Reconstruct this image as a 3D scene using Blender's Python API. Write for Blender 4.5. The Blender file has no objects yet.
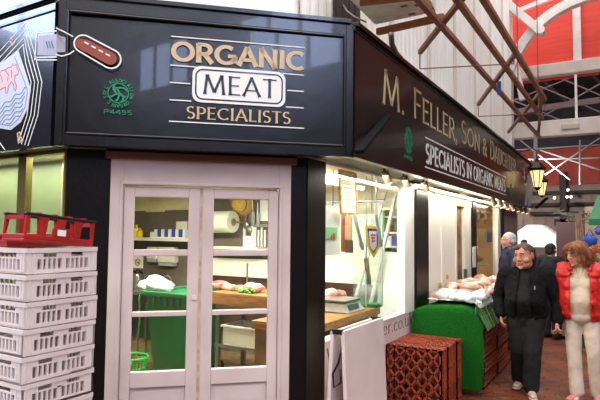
import bpy, bmesh, math, random
from mathutils import Vector as V, Matrix, noise
PI = math.pi
random.seed(7)
SC = bpy.context.scene
COL = SC.collection

# ------------------------------------------------------------------ camera
F, YAW, PIT, ROL, HC = 545.24, math.radians(30.5127), math.radians(3.3715), math.radians(.5457), 1.75
fw = V((-math.sin(YAW)*math.cos(PIT), math.cos(YAW)*math.cos(PIT), math.sin(PIT)))
r0 = V((math.cos(YAW), math.sin(YAW), 0)); u0 = r0.cross(fw)
rt = r0*math.cos(ROL)+u0*math.sin(ROL); up = -r0*math.sin(ROL)+u0*math.cos(ROL)
EYE = V((0, 0, HC))
cd = bpy.data.cameras.new('camera'); cam = bpy.data.objects.new('camera', cd); COL.objects.link(cam)
cd.sensor_width = 36; cd.lens = F*36/600; cd.clip_end = 200; cd.clip_start = .05
m = Matrix.Identity(4)
for i in range(3): m[i][0] = rt[i]; m[i][1] = up[i]; m[i][2] = -fw[i]; m[i][3] = EYE[i]
cam.matrix_world = m
SC.camera = cam

def W(px, py, x=None, y=None, z=None):
    """point of the photograph on a plane of constant x, y or z"""
    d = rt*(px-300)/F-up*(py-200)/F+fw
    if x is not None: t = (x-EYE.x)/d.x
    elif y is not None: t = (y-EYE.y)/d.y
    else: t = (z-EYE.z)/d.z
    return EYE+d*t

# shop outline: left front corner CL, right front corner CR, chamfered face between
CA = math.radians(43.28)
tC = V((math.cos(CA), math.sin(CA), 0)); nC = V((math.sin(CA), -math.cos(CA), 0)); ZU = V((0, 0, 1))
CR = V((-2.138, 3.751, 0)); CL = V((-3.446, 2.519, 0)); CHL = (CR-CL).length
SX = CR.x; LY = CL.y
def CH(s, z, o=0.): return CL+tC*s+nC*o+ZU*z        # chamfer frame
def LF(x, z, o=0.): return V((x, LY-o, z))          # left face (faces -Y)
def SD(y, z, o=0.): return V((SX+o, y, z))          # side face (faces +X)

# ------------------------------------------------------------------ materials
def lin(c):
    o = []
    for v in c[:3]:
        v /= 255
        o.append(v/12.92 if v <= .04045 else ((v+.055)/1.055)**2.4)
    return (*o, 1)
MATS = {}
def mat(name, c, rough=.6, c2=None, scale=8, metal=0, bump=0, bscale=60, coat=0, spec=.5, emit=None, es=0, detail=4, lo=.35, hi=.65, stretch=None, sub=0, trans=0):
    if name in MATS: return MATS[name]
    M = bpy.data.materials.new(name); M.use_nodes = True; nt = M.node_tree; b = nt.nodes['Principled BSDF']
    b.inputs['Base Color'].default_value = lin(c); b.inputs['Roughness'].default_value = rough
    b.inputs['Metallic'].default_value = metal; b.inputs['Coat Weight'].default_value = coat
    b.inputs['Specular IOR Level'].default_value = spec
    if trans: b.inputs['Transmission Weight'].default_value = trans
    if sub: b.inputs['Subsurface Weight'].default_value = sub; b.inputs['Subsurface Radius'].default_value = (.02, .008, .005)
    tc = nt.nodes.new('ShaderNodeTexCoord'); src = tc.outputs['Object']
    if stretch:
        mp = nt.nodes.new('ShaderNodeMapping'); mp.inputs['Scale'].default_value = stretch
        nt.links.new(src, mp.inputs['Vector']); src = mp.outputs['Vector']
    if c2 is not None:
        n = nt.nodes.new('ShaderNodeTexNoise'); n.inputs['Scale'].default_value = scale; n.inputs['Detail'].default_value = detail
        nt.links.new(src, n.inputs['Vector'])
        r = nt.nodes.new('ShaderNodeValToRGB'); r.color_ramp.elements[0].position = lo; r.color_ramp.elements[1].position = hi
        r.color_ramp.elements[0].color = lin(c); r.color_ramp.elements[1].color = lin(c2)
        nt.links.new(n.outputs['Fac'], r.inputs['Fac']); nt.links.new(r.outputs['Color'], b.inputs['Base Color'])
    if bump:
        n = nt.nodes.new('ShaderNodeTexNoise'); n.inputs['Scale'].default_value = bscale; n.inputs['Detail'].default_value = 3
        nt.links.new(src, n.inputs['Vector'])
        bp = nt.nodes.new('ShaderNodeBump'); bp.inputs['Strength'].default_value = bump; bp.inputs['Distance'].default_value = .01
        nt.links.new(n.outputs['Fac'], bp.inputs['Height']); nt.links.new(bp.outputs['Normal'], b.inputs['Normal'])
    if emit is not None:
        b.inputs['Emission Color'].default_value = lin(emit); b.inputs['Emission Strength'].default_value = es
    MATS[name] = M; return M

def glass_mat(name, tint=(1, 1, 1), refl=1.0, rough=0.02, milky=0., milk=(235, 238, 235)):
    if name in MATS: return MATS[name]
    M = bpy.data.materials.new(name); M.use_nodes = True; nt = M.node_tree; nt.nodes.clear()
    out = nt.nodes.new('ShaderNodeOutputMaterial'); tr = nt.nodes.new('ShaderNodeBsdfTransparent'); gl = nt.nodes.new('ShaderNodeBsdfGlossy')
    tr.inputs['Color'].default_value = (*tint, 1); gl.inputs['Roughness'].default_value = rough
    fr = nt.nodes.new('ShaderNodeLayerWeight'); fr.inputs['Blend'].default_value = .5
    pw = nt.nodes.new('ShaderNodeMath'); pw.operation = 'POWER'; pw.inputs[1].default_value = 5; nt.links.new(fr.outputs['Facing'], pw.inputs[0])
    mu = nt.nodes.new('ShaderNodeMath'); mu.operation = 'MULTIPLY_ADD'; mu.inputs[1].default_value = .9*refl; mu.inputs[2].default_value = .035*refl
    nt.links.new(pw.outputs[0], mu.inputs[0])
    mx = nt.nodes.new('ShaderNodeMixShader'); nt.links.new(mu.outputs[0], mx.inputs['Fac'])
    nt.links.new(tr.outputs[0], mx.inputs[1]); nt.links.new(gl.outputs[0], mx.inputs[2])
    last = mx
    if milky:
        df = nt.nodes.new('ShaderNodeBsdfDiffuse'); df.inputs['Color'].default_value = lin(milk)
        m2 = nt.nodes.new('ShaderNodeMixShader'); m2.inputs['Fac'].default_value = milky
        nt.links.new(mx.outputs[0], m2.inputs[1]); nt.links.new(df.outputs[0], m2.inputs[2]); last = m2
    nt.links.new(last.outputs[0], out.inputs['Surface'])
    MATS[name] = M; return M

black = mat('black_gloss_paint', (8, 8, 10), .27, (13, 12, 15), 5, bump=.22, bscale=7, coat=.25)
black2 = mat('brown_black_gloss_paint', (24, 17, 17), .28, (36, 25, 24), 3, bump=.06, bscale=12, coat=.2)
blackp = mat('black_pilaster_paint', (5, 5, 5), .35, (12, 9, 9), 6, bump=.15, bscale=25, spec=.3)
pinkw = mat('pinkish_white_paint', (216, 198, 194), .5, (204, 184, 178), 3, bump=.05, bscale=30)
white = mat('white_paint', (232, 230, 222), .5, (224, 220, 208), 3)
creamw = mat('cream_white_wall', (236, 232, 216), .6, (226, 220, 200), 2)
gold = mat('gold_lettering', (212, 184, 146), .45)
greenp = mat('pale_green_panel', (150, 164, 120), .5, (128, 146, 104), 2)
yellp = mat('cream_steel_panel', (220, 212, 166), .3, (200, 194, 144), 2, metal=.3, bump=.1, bscale=4)
gold2 = mat('gold_leaf_lettering', (212, 196, 150), .4, (180, 152, 110), 2, lo=.5, hi=.7)
wht = mat('white_lettering', (242, 242, 238), .5)
greenl = mat('green_emblem_paint', (20, 140, 95), .5)
glassm = glass_mat('window_glass', (.96, .98, .96), 1.)
metal = mat('brushed_steel', (150, 150, 148), .3, metal=.9)
dmetal = mat('dark_metal', (35, 33, 32), .4, metal=.5)
wood = mat('oiled_wood', (170, 120, 66), .5, (130, 84, 42), 6, stretch=(1, 8, 8))

# ------------------------------------------------------------------ mesh helpers
class MB:
    def __init__(s): s.bm = bmesh.new()
    def hexa(s, P):   # P: 8 points, bottom 4 then top 4
        v = [s.bm.verts.new(p) for p in P]
        for f in ((3, 2, 1, 0), (4, 5, 6, 7), (0, 1, 5, 4), (1, 2, 6, 5), (2, 3, 7, 6), (3, 0, 4, 7)): s.bm.faces.new([v[i] for i in f])
        return s
    def box(s, a, b):
        x0, x1 = sorted((a[0], b[0])); y0, y1 = sorted((a[1], b[1])); z0, z1 = sorted((a[2], b[2]))
        return s.hexa([(x0, y0, z0), (x1, y0, z0), (x1, y1, z0), (x0, y1, z0), (x0, y0, z1), (x1, y0, z1), (x1, y1, z1), (x0, y1, z1)])
    def fbox(s, fr, a0, a1, z0, z1, o0, o1):
        """box in a wall frame fr(along, z, outward)"""
        return s.hexa([fr(a0, z0, o0), fr(a1, z0, o0), fr(a1, z0, o1), fr(a0, z0, o1), fr(a0, z1, o0), fr(a1, z1, o0), fr(a1, z1, o1), fr(a0, z1, o1)])
    def bar(s, a, b, w, h=None, upv=ZU):
        a = V(a); b = V(b); h = h or w; d = (b-a).normalized()
        if abs(d.dot(upv)) > .97: upv = V((1, 0, 0))
        x = d.cross(upv).normalized()*w/2; y = x.cross(d).normalized()*h/2
        return s.hexa([a-x-y, a+x-y, a+x+y, a-x+y, b-x-y, b+x-y, b+x+y, b-x+y])
    def cyl(s, a, b, r, r2=None, n=12, cap=True):
        a = V(a); b = V(b); r2 = r if r2 is None else r2; d = (b-a).normalized()
        t = V((1, 0, 0)) if abs(d.x) < .9 else V((0, 1, 0)); x = d.cross(t).normalized(); y = d.cross(x)
        A = [s.bm.verts.new(a+(x*math.cos(2*PI*i/n)+y*math.sin(2*PI*i/n))*r) for i in range(n)]
        B = [s.bm.verts.new(b+(x*math.cos(2*PI*i/n)+y*math.sin(2*PI*i/n))*r2) for i in range(n)]
        for i in range(n): s.bm.faces.new((A[i], A[(i+1) % n], B[(i+1) % n], B[i]))
        if cap: s.bm.faces.new(A[::-1]); s.bm.faces.new(B)
        return s
    def tube(s, pts, r, n=8, taper=None):
        pts = [V(p) for p in pts]
        rings = []
        for i, p in enumerate(pts):
            d = (pts[min(i+1, len(pts)-1)]-pts[max(i-1, 0)]).normalized()
            t = V((.12, .2, 1)) if abs(d.z) < .9 else V((0, 1, .1)); x = d.cross(t).normalized(); y = d.cross(x)
            rr = r if taper is None else r+(taper-r)*i/(len(pts)-1)
            rings.append([s.bm.verts.new(p+(x*math.cos(2*PI*k/n)+y*math.sin(2*PI*k/n))*rr) for k in range(n)])
        for A, B in zip(rings, rings[1:]):
            for k in range(n): s.bm.faces.new((A[k], A[(k+1) % n], B[(k+1) % n], B[k]))
        s.bm.faces.new(rings[0][::-1]); s.bm.faces.new(rings[-1]); return s
    def ell(s, c, r, sub=2, rot=None):
        M = Matrix.Translation(V(c)) @ (rot or Matrix.Identity(4)) @ Matrix.Diagonal((*((r, r, r) if isinstance(r, (int, float)) else r), 1))
        bmesh.ops.create_icosphere(s.bm, subdivisions=sub, radius=1, matrix=M); return s
    def lathe(s, c, prof, n=20):
        rings = []
        for r, z in prof: rings.append([s.bm.verts.new((c[0]+r*math.cos(2*PI*k/n), c[1]+r*math.sin(2*PI*k/n), c[2]+z)) for k in range(n)])
        for A, B in zip(rings, rings[1:]):
            for k in range(n): s.bm.faces.new((A[k], A[(k+1) % n], B[(k+1) % n], B[k]))
        s.bm.faces.new(rings[0][::-1]); s.bm.faces.new(rings[-1]); return s
    def prism(s, fr, poly, o0, o1):
        A = [s.bm.verts.new(fr(p[0], p[1], o0)) for p in poly]; B = [s.bm.verts.new(fr(p[0], p[1], o1)) for p in poly]; n = len(poly)
        s.bm.faces.new(A[::-1]); s.bm.faces.new(B)
        for i in range(n): s.bm.faces.new((A[i], A[(i+1) % n], B[(i+1) % n], B[i]))
        return s
    def hull(s, a, ra, b, rb):
        """convex hull of two ellipsoids"""
        t = bmesh.new(); f = lambda r: (r, r, r) if isinstance(r, (int, float)) else r
        for c, r in ((a, f(ra)), (b, f(rb))):
            bmesh.ops.create_icosphere(t, subdivisions=2, radius=1, matrix=Matrix.Translation(V(c)) @ Matrix.Diagonal((*r, 1)))
        h = bmesh.ops.convex_hull(t, input=t.verts)
        bmesh.ops.delete(t, geom=list({g for g in h['geom_interior'] if isinstance(g, bmesh.types.BMVert)}), context='VERTS')
        me = bpy.data.meshes.new('t'); t.to_mesh(me); t.free(); s.bm.from_mesh(me); bpy.data.meshes.remove(me); return s
    def build(s, name, m, parent=None, bevel=0, smooth=False, segs=2, rec=True):
        if rec: bmesh.ops.recalc_face_normals(s.bm, faces=s.bm.faces)
        me = bpy.data.meshes.new(name); s.bm.to_mesh(me); s.bm.free()
        if m is not None: me.materials.append(m)
        if smooth: me.polygons.foreach_set('use_smooth', [True]*len(me.polygons))
        o = bpy.data.objects.new(name, me); COL.objects.link(o)
        if parent is not None:
            o.parent = parent; o.matrix_parent_inverse = parent.matrix_basis.inverted() if parent.type != 'X' else o.matrix_parent_inverse
        if bevel:
            md = o.modifiers.new('bevel', 'BEVEL'); md.width = bevel; md.segments = segs; md.limit_method = 'ANGLE'; md.angle_limit = .7
            md.harden_normals = False
        return o

def tag(o, label=None, cat=None, group=None, kind=None):
    if label: o['label'] = label
    if cat: o['category'] = cat
    if group: o['group'] = group
    if kind: o['kind'] = kind
    return o
def thing(name, label, cat, loc=(0, 0, 0), group=None, rz=0):
    o = bpy.data.objects.new(name, None); COL.objects.link(o); o.location = loc; o.rotation_euler = (0, 0, rz); o.empty_display_size = .1
    # children are built in world coordinates: keep them where they are
    o['_'] = 0; del o['_']
    return tag(o, label, cat, group)
def empty_local(name, label, cat, group=None):
    return thing(name, label, cat, (0, 0, 0), group)
def place(root, loc, rz=0, sc=1):
    root.location = loc; root.rotation_euler = (0, 0, rz); root.scale = (sc, sc, sc); return root
def kids(o): return [c for c in bpy.data.objects if c.parent == o]
def dup(root, loc, rz=None, label=None, parent=None):
    c = root.copy(); COL.objects.link(c)
    if parent is not None: c.parent = parent
    if loc is not None: c.location = loc
    if rz is not None: c.rotation_euler = (0, 0, rz)
    if label: c['label'] = label
    for k in kids(root): dup(k, None, parent=c)
    return c
def struct(mb, name, m, label=None, bevel=0, parent=None, **k):
    o = mb.build(name, m, parent, bevel=bevel, **k)
    if parent is None:
        o['kind'] = 'structure'
        if label: o['label'] = label
    return o

# ------------------------------------------------------------------ stroke lettering
def arc(cx, cy, rx, ry, a0, a1, n=14):
    return [(cx+rx*math.cos(math.radians(a0+(a1-a0)*i/n)), cy+ry*math.sin(math.radians(a0+(a1-a0)*i/n))) for i in range(n+1)]
G = {
 'O': (.98, [arc(.49, .5, .40, .43, 90, 450, 28)]), 'C': (.86, [arc(.5, .5, .41, .43, 48, 312, 22)]),
 'G': (.96, [arc(.5, .5, .41, .43, 48, 350, 22), [(.58, .45), (.93, .45)], [(.88, .45), (.88, .1)]]),
 'R': (.78, [[(.14, 0), (.14, 1)], [(.1, .94)]+arc(.36, .70, .27, .24, 90, -90)+[(.1, .46)], [(.38, .46), (.72, 0)]]),
 'P': (.68, [[(.14, 0), (.14, 1)], [(.1, .94)]+arc(.34, .69, .26, .25, 90, -90)+[(.1, .44)]]),
 'B': (.7, [[(.14, 0), (.14, 1)], [(.1, .95)]+arc(.34, .74, .22, .21, 90, -90)+[(.1, .53)], arc(.36, .285, .27, .235, 90, -90)+[(.1, .05)]]),
 'A': (.88, [[(.05, 0), (.44, 1)], [(.42, 1), (.83, 0)], [(.2, .32), (.68, .32)]]),
 'N': (.88, [[(.13, 0), (.13, 1)], [(.13, 1), (.75, 0)], [(.75, 0), (.75, 1)]]),
 'I': (.3, [[(.15, 0), (.15, 1)]]),
 'M': (1.08, [[(.1, 0), (.2, 1)], [(.2, 1), (.54, .1)], [(.54, .1), (.88, 1)], [(.88, 1), (.98, 0)]]),
 'E': (.66, [[(.14, 0), (.14, 1)], [(.14, .95), (.6, .95)], [(.14, .51), (.54, .51)], [(.14, .05), (.62, .05)]]),
 'F': (.62, [[(.14, 0), (.14, 1)], [(.14, .95), (.6, .95)], [(.14, .5), (.52, .5)]]),
 'T': (.72, [[(.36, 0), (.36, 1)], [(.03, .95), (.69, .95)]]),
 'L': (.6, [[(.14, 0), (.14, 1)], [(.14, .05), (.58, .05)]]),
 'S': (.62, [arc(.31, .73, .21, .22, 40, 270, 14)+arc(.31, .27, .23, .24, 90, -140, 14)]),
 'D': (.86, [[(.14, 0), (.14, 1)], [(.1, .95)]+arc(.36, .5, .42, .45, 90, -90, 18)+[(.1, .05)]]),
 'U': (.84, [[(.14, 1), (.14, .4)]+arc(.42, .33, .28, .29, 180, 360, 14)+[(.70, .4), (.70, 1)]]),
 'H': (.86, [[(.14, 0), (.14, 1)], [(.72, 0), (.72, 1)], [(.14, .5), (.72, .5)]]),
 '&': (.86, [[(.84, 0), (.26, .66)]+arc(.4, .78, .17, .18, 200, -40, 14)+[(.2, .42)]+arc(.34, .24, .25, .21, 130, 320, 14)+[(.78, .5)]]),
 '.': (.26, [[(.13, 0), (.13, .13)]]), ',': (.26, [[(.15, .12), (.07, -.16)]]), ' ': (.4, []),
 '4': (.62, [[(.42, 0), (.42, 1)], [(.42, 1), (.04, .3)], [(.04, .3), (.6, .3)]]),
 '5': (.6, [[(.5, .95), (.14, .95)], [(.14, .95), (.12, .55)], [(.12, .55)]+arc(.29, .32, .24, .28, 110, -130, 14)]),
 'w': (.86, [[(.04, .66), (.24, 0)], [(.24, 0), (.43, .6)], [(.43, .6), (.62, 0)], [(.62, 0), (.82, .66)]]),
 'm': (.98, [[(.12, 0), (.12, .66)], [(.12, .45)]+arc(.31, .45, .19, .19, 170, 0, 8)+[(.5, 0)], [(.5, .45)]+arc(.68, .45, .18, .19, 170, 0, 8)+[(.86, 0)]]),
 'f': (.42, [[(.18, 0), (.18, .75)]+arc(.33, .78, .15, .18, 180, 60, 8), [(.02, .62), (.38, .62)]]),
 'e': (.62, [[(.1, .36), (.52, .36)]+arc(.31, .34, .22, .3, 5, 315, 16)]),
 'l': (.26, [[(.13, 0), (.13, 1)]]), 'r': (.46, [[(.13, 0), (.13, .66)], [(.13, .42)]+arc(.32, .44, .18, .2, 170, 60, 8)]),
 'c': (.58, [arc(.32, .33, .23, .3, 50, 310, 14)]), 'o': (.66, [arc(.33, .33, .24, .3, 90, 450, 18)]),
 'u': (.66, [[(.12, .66), (.12, .25)]+arc(.31, .22, .19, .2, 180, 350, 8), [(.52, .66), (.52, 0)]]),
 'k': (.6, [[(.12, 0), (.12, 1)], [(.5, .66), (.14, .28)], [(.24, .36), (.54, 0)]]),
}
def strokes(mb, fr, polys, w, thin=.5, flare=.35, o0=0., o1=.004):
    """polys in final plane units; the pen is wide for verticals and thin for horizontals"""
    for pl in polys:
        n = len(pl); L = [0]
        for a, b in zip(pl, pl[1:]): L.append(L[-1]+math.hypot(b[0]-a[0], b[1]-a[1]))
        if n == 2 and flare:
            pl = [(pl[0][0]+(pl[1][0]-pl[0][0])*t, pl[0][1]+(pl[1][1]-pl[0][1])*t) for t in (0, .1, .25, .5, .75, .9, 1)]; L = [L[1]*t for t in (0, .1, .25, .5, .75, .9, 1)]; n = 7
        closed = math.hypot(pl[0][0]-pl[-1][0], pl[0][1]-pl[-1][1]) < 1e-5
        le = []; ri = []
        for i in range(n):
            a = pl[i-1] if i else (pl[-2] if closed else pl[0]); b = pl[i+1] if i < n-1 else (pl[1] if closed else pl[-1])
            dx, dy = b[0]-a[0], b[1]-a[1]; l = math.hypot(dx, dy) or 1; dx /= l; dy /= l
            ww = w*(thin+(1-thin)*abs(dy))
            if not closed and flare:
                e = min(L[i], L[-1]-L[i])/w; ww *= 1+flare*math.exp(-e*1.6)
            le.append((pl[i][0]-dy*ww/2, pl[i][1]+dx*ww/2)); ri.append((pl[i][0]+dy*ww/2, pl[i][1]-dx*ww/2))
        vs = [[mb.bm.verts.new(fr(p[0], p[1], o)) for p in side] for side in (le, ri) for o in (o0, o1)]
        l0, l1, q0, q1 = vs
        for i in range(n-1):
            mb.bm.faces.new((l1[i], l1[i+1], q1[i+1], q1[i])); mb.bm.faces.new((l0[i], l0[i+1], l1[i+1], l1[i])); mb.bm.faces.new((q0[i], q1[i], q1[i+1], q0[i+1]))
        if not closed:
            mb.bm.faces.new((l0[0], l1[0], q1[0], q0[0])); mb.bm.faces.new((l0[-1], q0[-1], q1[-1], l1[-1]))
def text(mb, fr, s, a0, a1, z0, h, w=.14, thin=.5, flare=.35, o0=0., caps=None, track=0.):
    """text fitted between a0 and a1; caps: height factor of the first letter of each word"""
    adv = []; first = True
    for ch in s:
        k = caps if (caps and first and ch not in ' &') else 1
        adv.append((G[ch][0]+track)*k); first = ch == ' '
    tot = sum(adv)-track; sx = (a1-a0)/tot; x = a0; first = True
    for ch, ad in zip(s, adv):
        k = caps if (caps and first and ch not in ' &') else 1; first = ch == ' '
        strokes(mb, fr, [[(x+p[0]*sx*k, z0+p[1]*h*k) for p in pl] for pl in G[ch][1]], w*h, thin, flare, o0, o0+.003)
        x += ad*sx

# ================================================================== SETTING
tile_c = mat('terracotta_paver', (122, 62, 36), .5, (80, 40, 26), 2.2, bump=.3, bscale=30)
mb = MB(); mb.box((-9, -3, -.06), (5, 40, -.012)); struct(mb, 'floor', mat('dark_floor_joint', (62, 44, 36), .8), 'dark mortar bed under the market floor pavers')
mb = MB(); hx = .115
for j in range(0, 150):
    for i in range(-6, 22):
        cx = -2.05+i*hx*1.732+(j % 2)*hx*.866; cy = 1.0+j*hx*1.5
        if cx < -2.02 or cy > 22 or (cx > .7 and cy < 14) or cx > 1.5: continue
        vs = []
        for lv, rr, z in ((0, hx*.965, -.012), (1, hx*.965, -.004), (2, hx*.88, 0)):
            vs.append([mb.bm.verts.new((cx+rr*math.sin(PI/3*k+.0), cy+rr*math.cos(PI/3*k), z+(.0008*math.sin(i*7+j*3) if lv else 0))) for k in range(6)])
        for A, B in zip(vs, vs[1:]):
            for k in range(6): mb.bm.faces.new((A[k], A[(k+1) % 6], B[(k+1) % 6], B[k]))
        mb.bm.faces.new(vs[2])
o = struct(mb, 'floor', tile_c, 'terracotta hexagonal paving of the market aisle')
# shop floor inside
shopfloor = mat('worn_shop_floor', (150, 122, 78), .5, (96, 78, 56), 5)
mb = MB(); mb.prism(lambda a, b, o_: V((a, b, o_)), [(-7, 2.62), (-3.44, 2.62), (-2.24, 3.79), (-2.24, 6.4), (-7, 6.4)], -.012, .02); struct(mb, 'floor', shopfloor, 'worn yellowish floor inside the butcher shop')

# walls of the shop: left face, chamfer, side face
IN = -.10    # wall thickness inward
# pilasters and piers are black-painted parts of the wall
mb = MB(); mb.fbox(CH, .0, .305, 0, 2.34, IN, .0); mb.fbox(CH, 1.66, CHL, 0, 2.34, IN, .0)
mb.fbox(SD, 3.74, 4.045, 0, 2.34, -.12, .005); mb.fbox(CH, .27, 1.7, 2.33, 2.4, IN, .0)
struct(mb, 'wall_front', blackp, 'black painted pilasters either side of the double doors')
mb = MB()
for y0, y1 in ((6.33, 6.80), (9.2, 9.46), (11.75, 12.0)): mb.fbox(SD, y0, y1, 0, 2.34, -.12, .03)
struct(mb, 'wall_right', blackp, 'black painted piers between the side windows')
mb = MB(); mb.fbox(SD, 12.0, 13.9, 0, 2.34, -.1, 0); struct(mb, 'wall_back', mat('grey_end_wall', (150, 140, 128), .6), 'end of the side wall of the shop')
# stall riser under the side window with the web address
mb = MB(); mb.fbox(SD, 4.045, 6.33, 0, .83, -.09, -.01); ws = struct(mb, 'wall_side', pinkw, 'white panel under the side window with a web address')
mb = MB(); text(mb, SD, 'www.mfeller.co.uk', 4.10, 6.30, .685, .145, .13, .45, .3, o0=-.0095)
mb.build('lettering', mat('grey_lettering', (110, 108, 108), .5), ws)

# side window 1: white frame, glass
mb = MB(); mb.fbox(SD, 6.0, 6.33, .83, 2.34, -.09, .0); mb.fbox(SD, 4.045, 6.0, .83, .85, -.10, .0); mb.fbox(SD, 4.045, 4.075, .85, 2.34, -.09, -.02)
w1 = struct(mb, 'window_1', white, 'large side shop window with white frame beside the black pilaster', bevel=.005)
mb = MB(); mb.fbox(SD, 4.075, 6.0, .85, 2.34, -.055, -.047); mb.build('pane', glassm, w1)
# white shutter doors beyond the pier, narrow opening, second window
mb = MB(); mb.fbox(SD, 6.8, 8.18, 0, 2.34, -.08, -.0); mb.fbox(SD, 6.8, 9.2, 2.17, 2.34, -.08, .01); mb.fbox(SD, 8.82, 9.2, 0, 2.17, -.08, .0); mb.fbox(SD, 7.45, 7.49, 0.1, 2.15, 0, .015)
struct(mb, 'wall_side.001', mat('bright_white_panel', (238, 236, 226), .45), 'bright white panelling between the two side windows', bevel=.004)
mb = MB(); mb.fbox(SD, 8.18, 8.82, 0, 2.17, -.10, -.04); d3 = struct(mb, 'door_3', mat('shadow_door', (150, 120, 84), .6, (90, 64, 44), 5), 'narrow side door with brown glazing')
mb = MB(); mb.fbox(SD, 8.18, 8.26, 0, 2.17, -.04, .01); mb.fbox(SD, 8.74, 8.82, 0, 2.17, -.04, .01); mb.build('frame', creamw, d3)
mb = MB(); mb.box((SX+.0, 8.70, 1.0), (SX+.05, 8.73, 1.2)); mb.build('handle', metal, d3)
mb = MB(); mb.fbox(SD, 11.45, 11.75, .75, 2.34, -.09, .0); mb.fbox(SD, 9.46, 11.75, 0, .75, -.1, .0); mb.fbox(SD, 9.46, 9.56, .75, 2.34, -.09, .0)
w2 = struct(mb, 'window_2', white, 'far side window with goods hanging in it')
mb = MB(); mb.fbox(SD, 9.56, 11.45, .75, 2.34, -.055, -.047); mb.build('pane', glassm, w2)

# left face: brassy window
brass = mat('dull_brass_frame', (120, 112, 62), .35, metal=.6)
mb = MB(); mb.box((-7, LY, 0), (-3.46, LY+.10, .45)); struct(mb, 'wall_left', mat('dark_riser', (40, 36, 34), .5), 'dark riser below the left window')
xm = W(24, 190, y=LY).x; xr = W(67, 190, y=LY).x; xm0 = W(17, 190, y=LY).x
mb = MB(); mb.box((xm0, LY, .45), (xm+.01, LY+.06, 2.34)); mb.box((-7, LY, .45), (-6.9, LY+.06, 2.34)); mb.box((-7, LY, .45), (-3.46, LY+.06, .5))
mb.box((-3.475, LY+.0, .5), (-3.455, LY+.06, 2.34)); mb.box((-7, LY+.0, 2.31), (-3.46, LY+.06, 2.34))
w3 = struct(mb, 'window_3', brass, 'left shop window with dull brass frame behind the crates', bevel=.004)
mb = MB(); mb.box((-6.9, LY+.02, .5), (xm0, LY+.026, 2.31)); mb.build('pane', glassm, w3)
mb = MB(); mb.box((xm+.01, LY+.02, .5), (-3.475, LY+.026, 2.31)); mb.build('pane', glassm, w3)

mb = MB(); mb.box((-6.9, LY+.42, .4), (xm0-.02, LY+.44, 2.34)); struct(mb, 'trim_21', greenp, 'pale green panel behind the left window')
mb = MB(); mb.box((xm0-.02, LY+.40, .4), (-3.62, LY+.42, 2.34)); mb.box((-3.62, LY+.1, .4), (-3.60, LY+.42, 2.34)); struct(mb, 'trim_22', yellp, 'shiny cream panel behind the left window')
# interior shell
tiles = mat('grey_brown_tiles', (112, 102, 92), .4, (90, 80, 70), 2)
BY = 6.4
mb = MB(); mb.box((-7, BY, 0), (-2.24, BY+.1, 2.36)); struct(mb, 'wall_inside', tiles, 'grey brown tiled back wall inside the shop')
mb = MB(); mb.box((-7.1, LY, 0), (-7, BY, 2.36)); struct(mb, 'wall_inside.001', tiles, 'tiled left wall inside the shop')
mb = MB(); mb.prism(lambda a, b, o_: V((a, b, o_)), [(-7.1, 2.57), (-3.44, 2.57), (-2.2, 3.77), (-2.2, 9.2), (-7.1, 9.2)], 2.345, 2.395); struct(mb, 'ceiling', mat('shop_ceiling', (235, 232, 215), .6), 'cream ceiling inside the shop')
mb = MB(); mb.box((-4.0, 9.3, 0), (-2.24, 9.35, 2.36)); mb.box((-4.0, 9.3, 0), (-3.9, 13.5, 2.36)); mb.box((-4, 13.4, 0), (-2.24, 13.5, 2.36)); mb.box((-4, 9.3, 2.34), (-2.24, 13.5, 2.39)); mb.box((-3.9, 9.35, -.01), (-2.24, 13.4, .02))
struct(mb, 'wall_inside.002', mat('warm_cream_wall', (214, 190, 150), .6), 'warm cream lining of the far window bay')

# doors in the chamfer
mb = MB()
mb.fbox(CH, .305, .40, 0, 2.285, -.09, .0); mb.fbox(CH, 1.565, 1.66, 0, 2.285, -.09, .0); mb.fbox(CH, .40, 1.565, 2.09, 2.285, -.09, .0)
for a0, a1 in ((.375, .395), (1.57, 1.59)): mb.fbox(CH, a0, a1, 0, 2.11, 0, .014)
mb.fbox(CH, .375, 1.59, 2.09, 2.11, 0, .014)
struct(mb, 'trim_1', pinkw, 'pinkish white door frame', bevel=.004)
mb = MB(); mb.fbox(CH, .27, 1.70, 2.275, 2.33, -.05, .035); struct(mb, 'trim_2', mat('brown_head_board', (110, 72, 60), .5), 'brown board above the door frame', bevel=.004)
def leaf(n, a0, a1, label):
    mb = MB(); g0, g1 = a0+.075, a1-.085
    if n == 2: g0, g1 = a0+.085, a1-.075
    mb.fbox(CH, a0, g0, .03, 2.075, -.06, -.015); mb.fbox(CH, g1, a1, .03, 2.075, -.06, -.015)
    for z0, z1 in ((.03, .2), (.60, .715), (1.115, 1.152), (1.562, 1.61), (2.0, 2.075)): mb.fbox(CH, g0, g1, z0, z1, -.06, -.015)
    mb.fbox(CH, g0+.0, g1-.0, .2, .6, -.05, -.035)
    d = struct(mb, 'door_%d' % n, pinkw, label, bevel=.006)
    for z0, z1 in ((.715, 1.115), (1.152, 1.562), (1.61, 2.0)):
        mb = MB(); mb.fbox(CH, g0, g1, z0, z1, -.042, -.037); mb.build('pane', glassm, d)
    mb = MB(); mb.fbox(CH, g0+.03, g1-.03, .23, .57, -.035, -.030); mb.build('lower_panel', pinkw, d, bevel=.004)
    return d
d1 = leaf(1, .403, .957, 'left leaf of the glazed double door'); d2 = leaf(2, .977, 1.562, 'right leaf of the glazed double door')
mb = MB(); mb.fbox(CH, .957, .977, .03, 2.075, -.055, -.022); mb.build('meeting_strip', mat('worn_edge', (176, 140, 118), .7, (205, 185, 178), 12), d2)
mb = MB()
c = CH(.925, 1.25, -.012); mb.cyl(c-nC*.01, c+nC*.006, .018, n=16); mb.build('keyhole', mat('painted_keyhole', (220, 205, 203), .4), d1)

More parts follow.
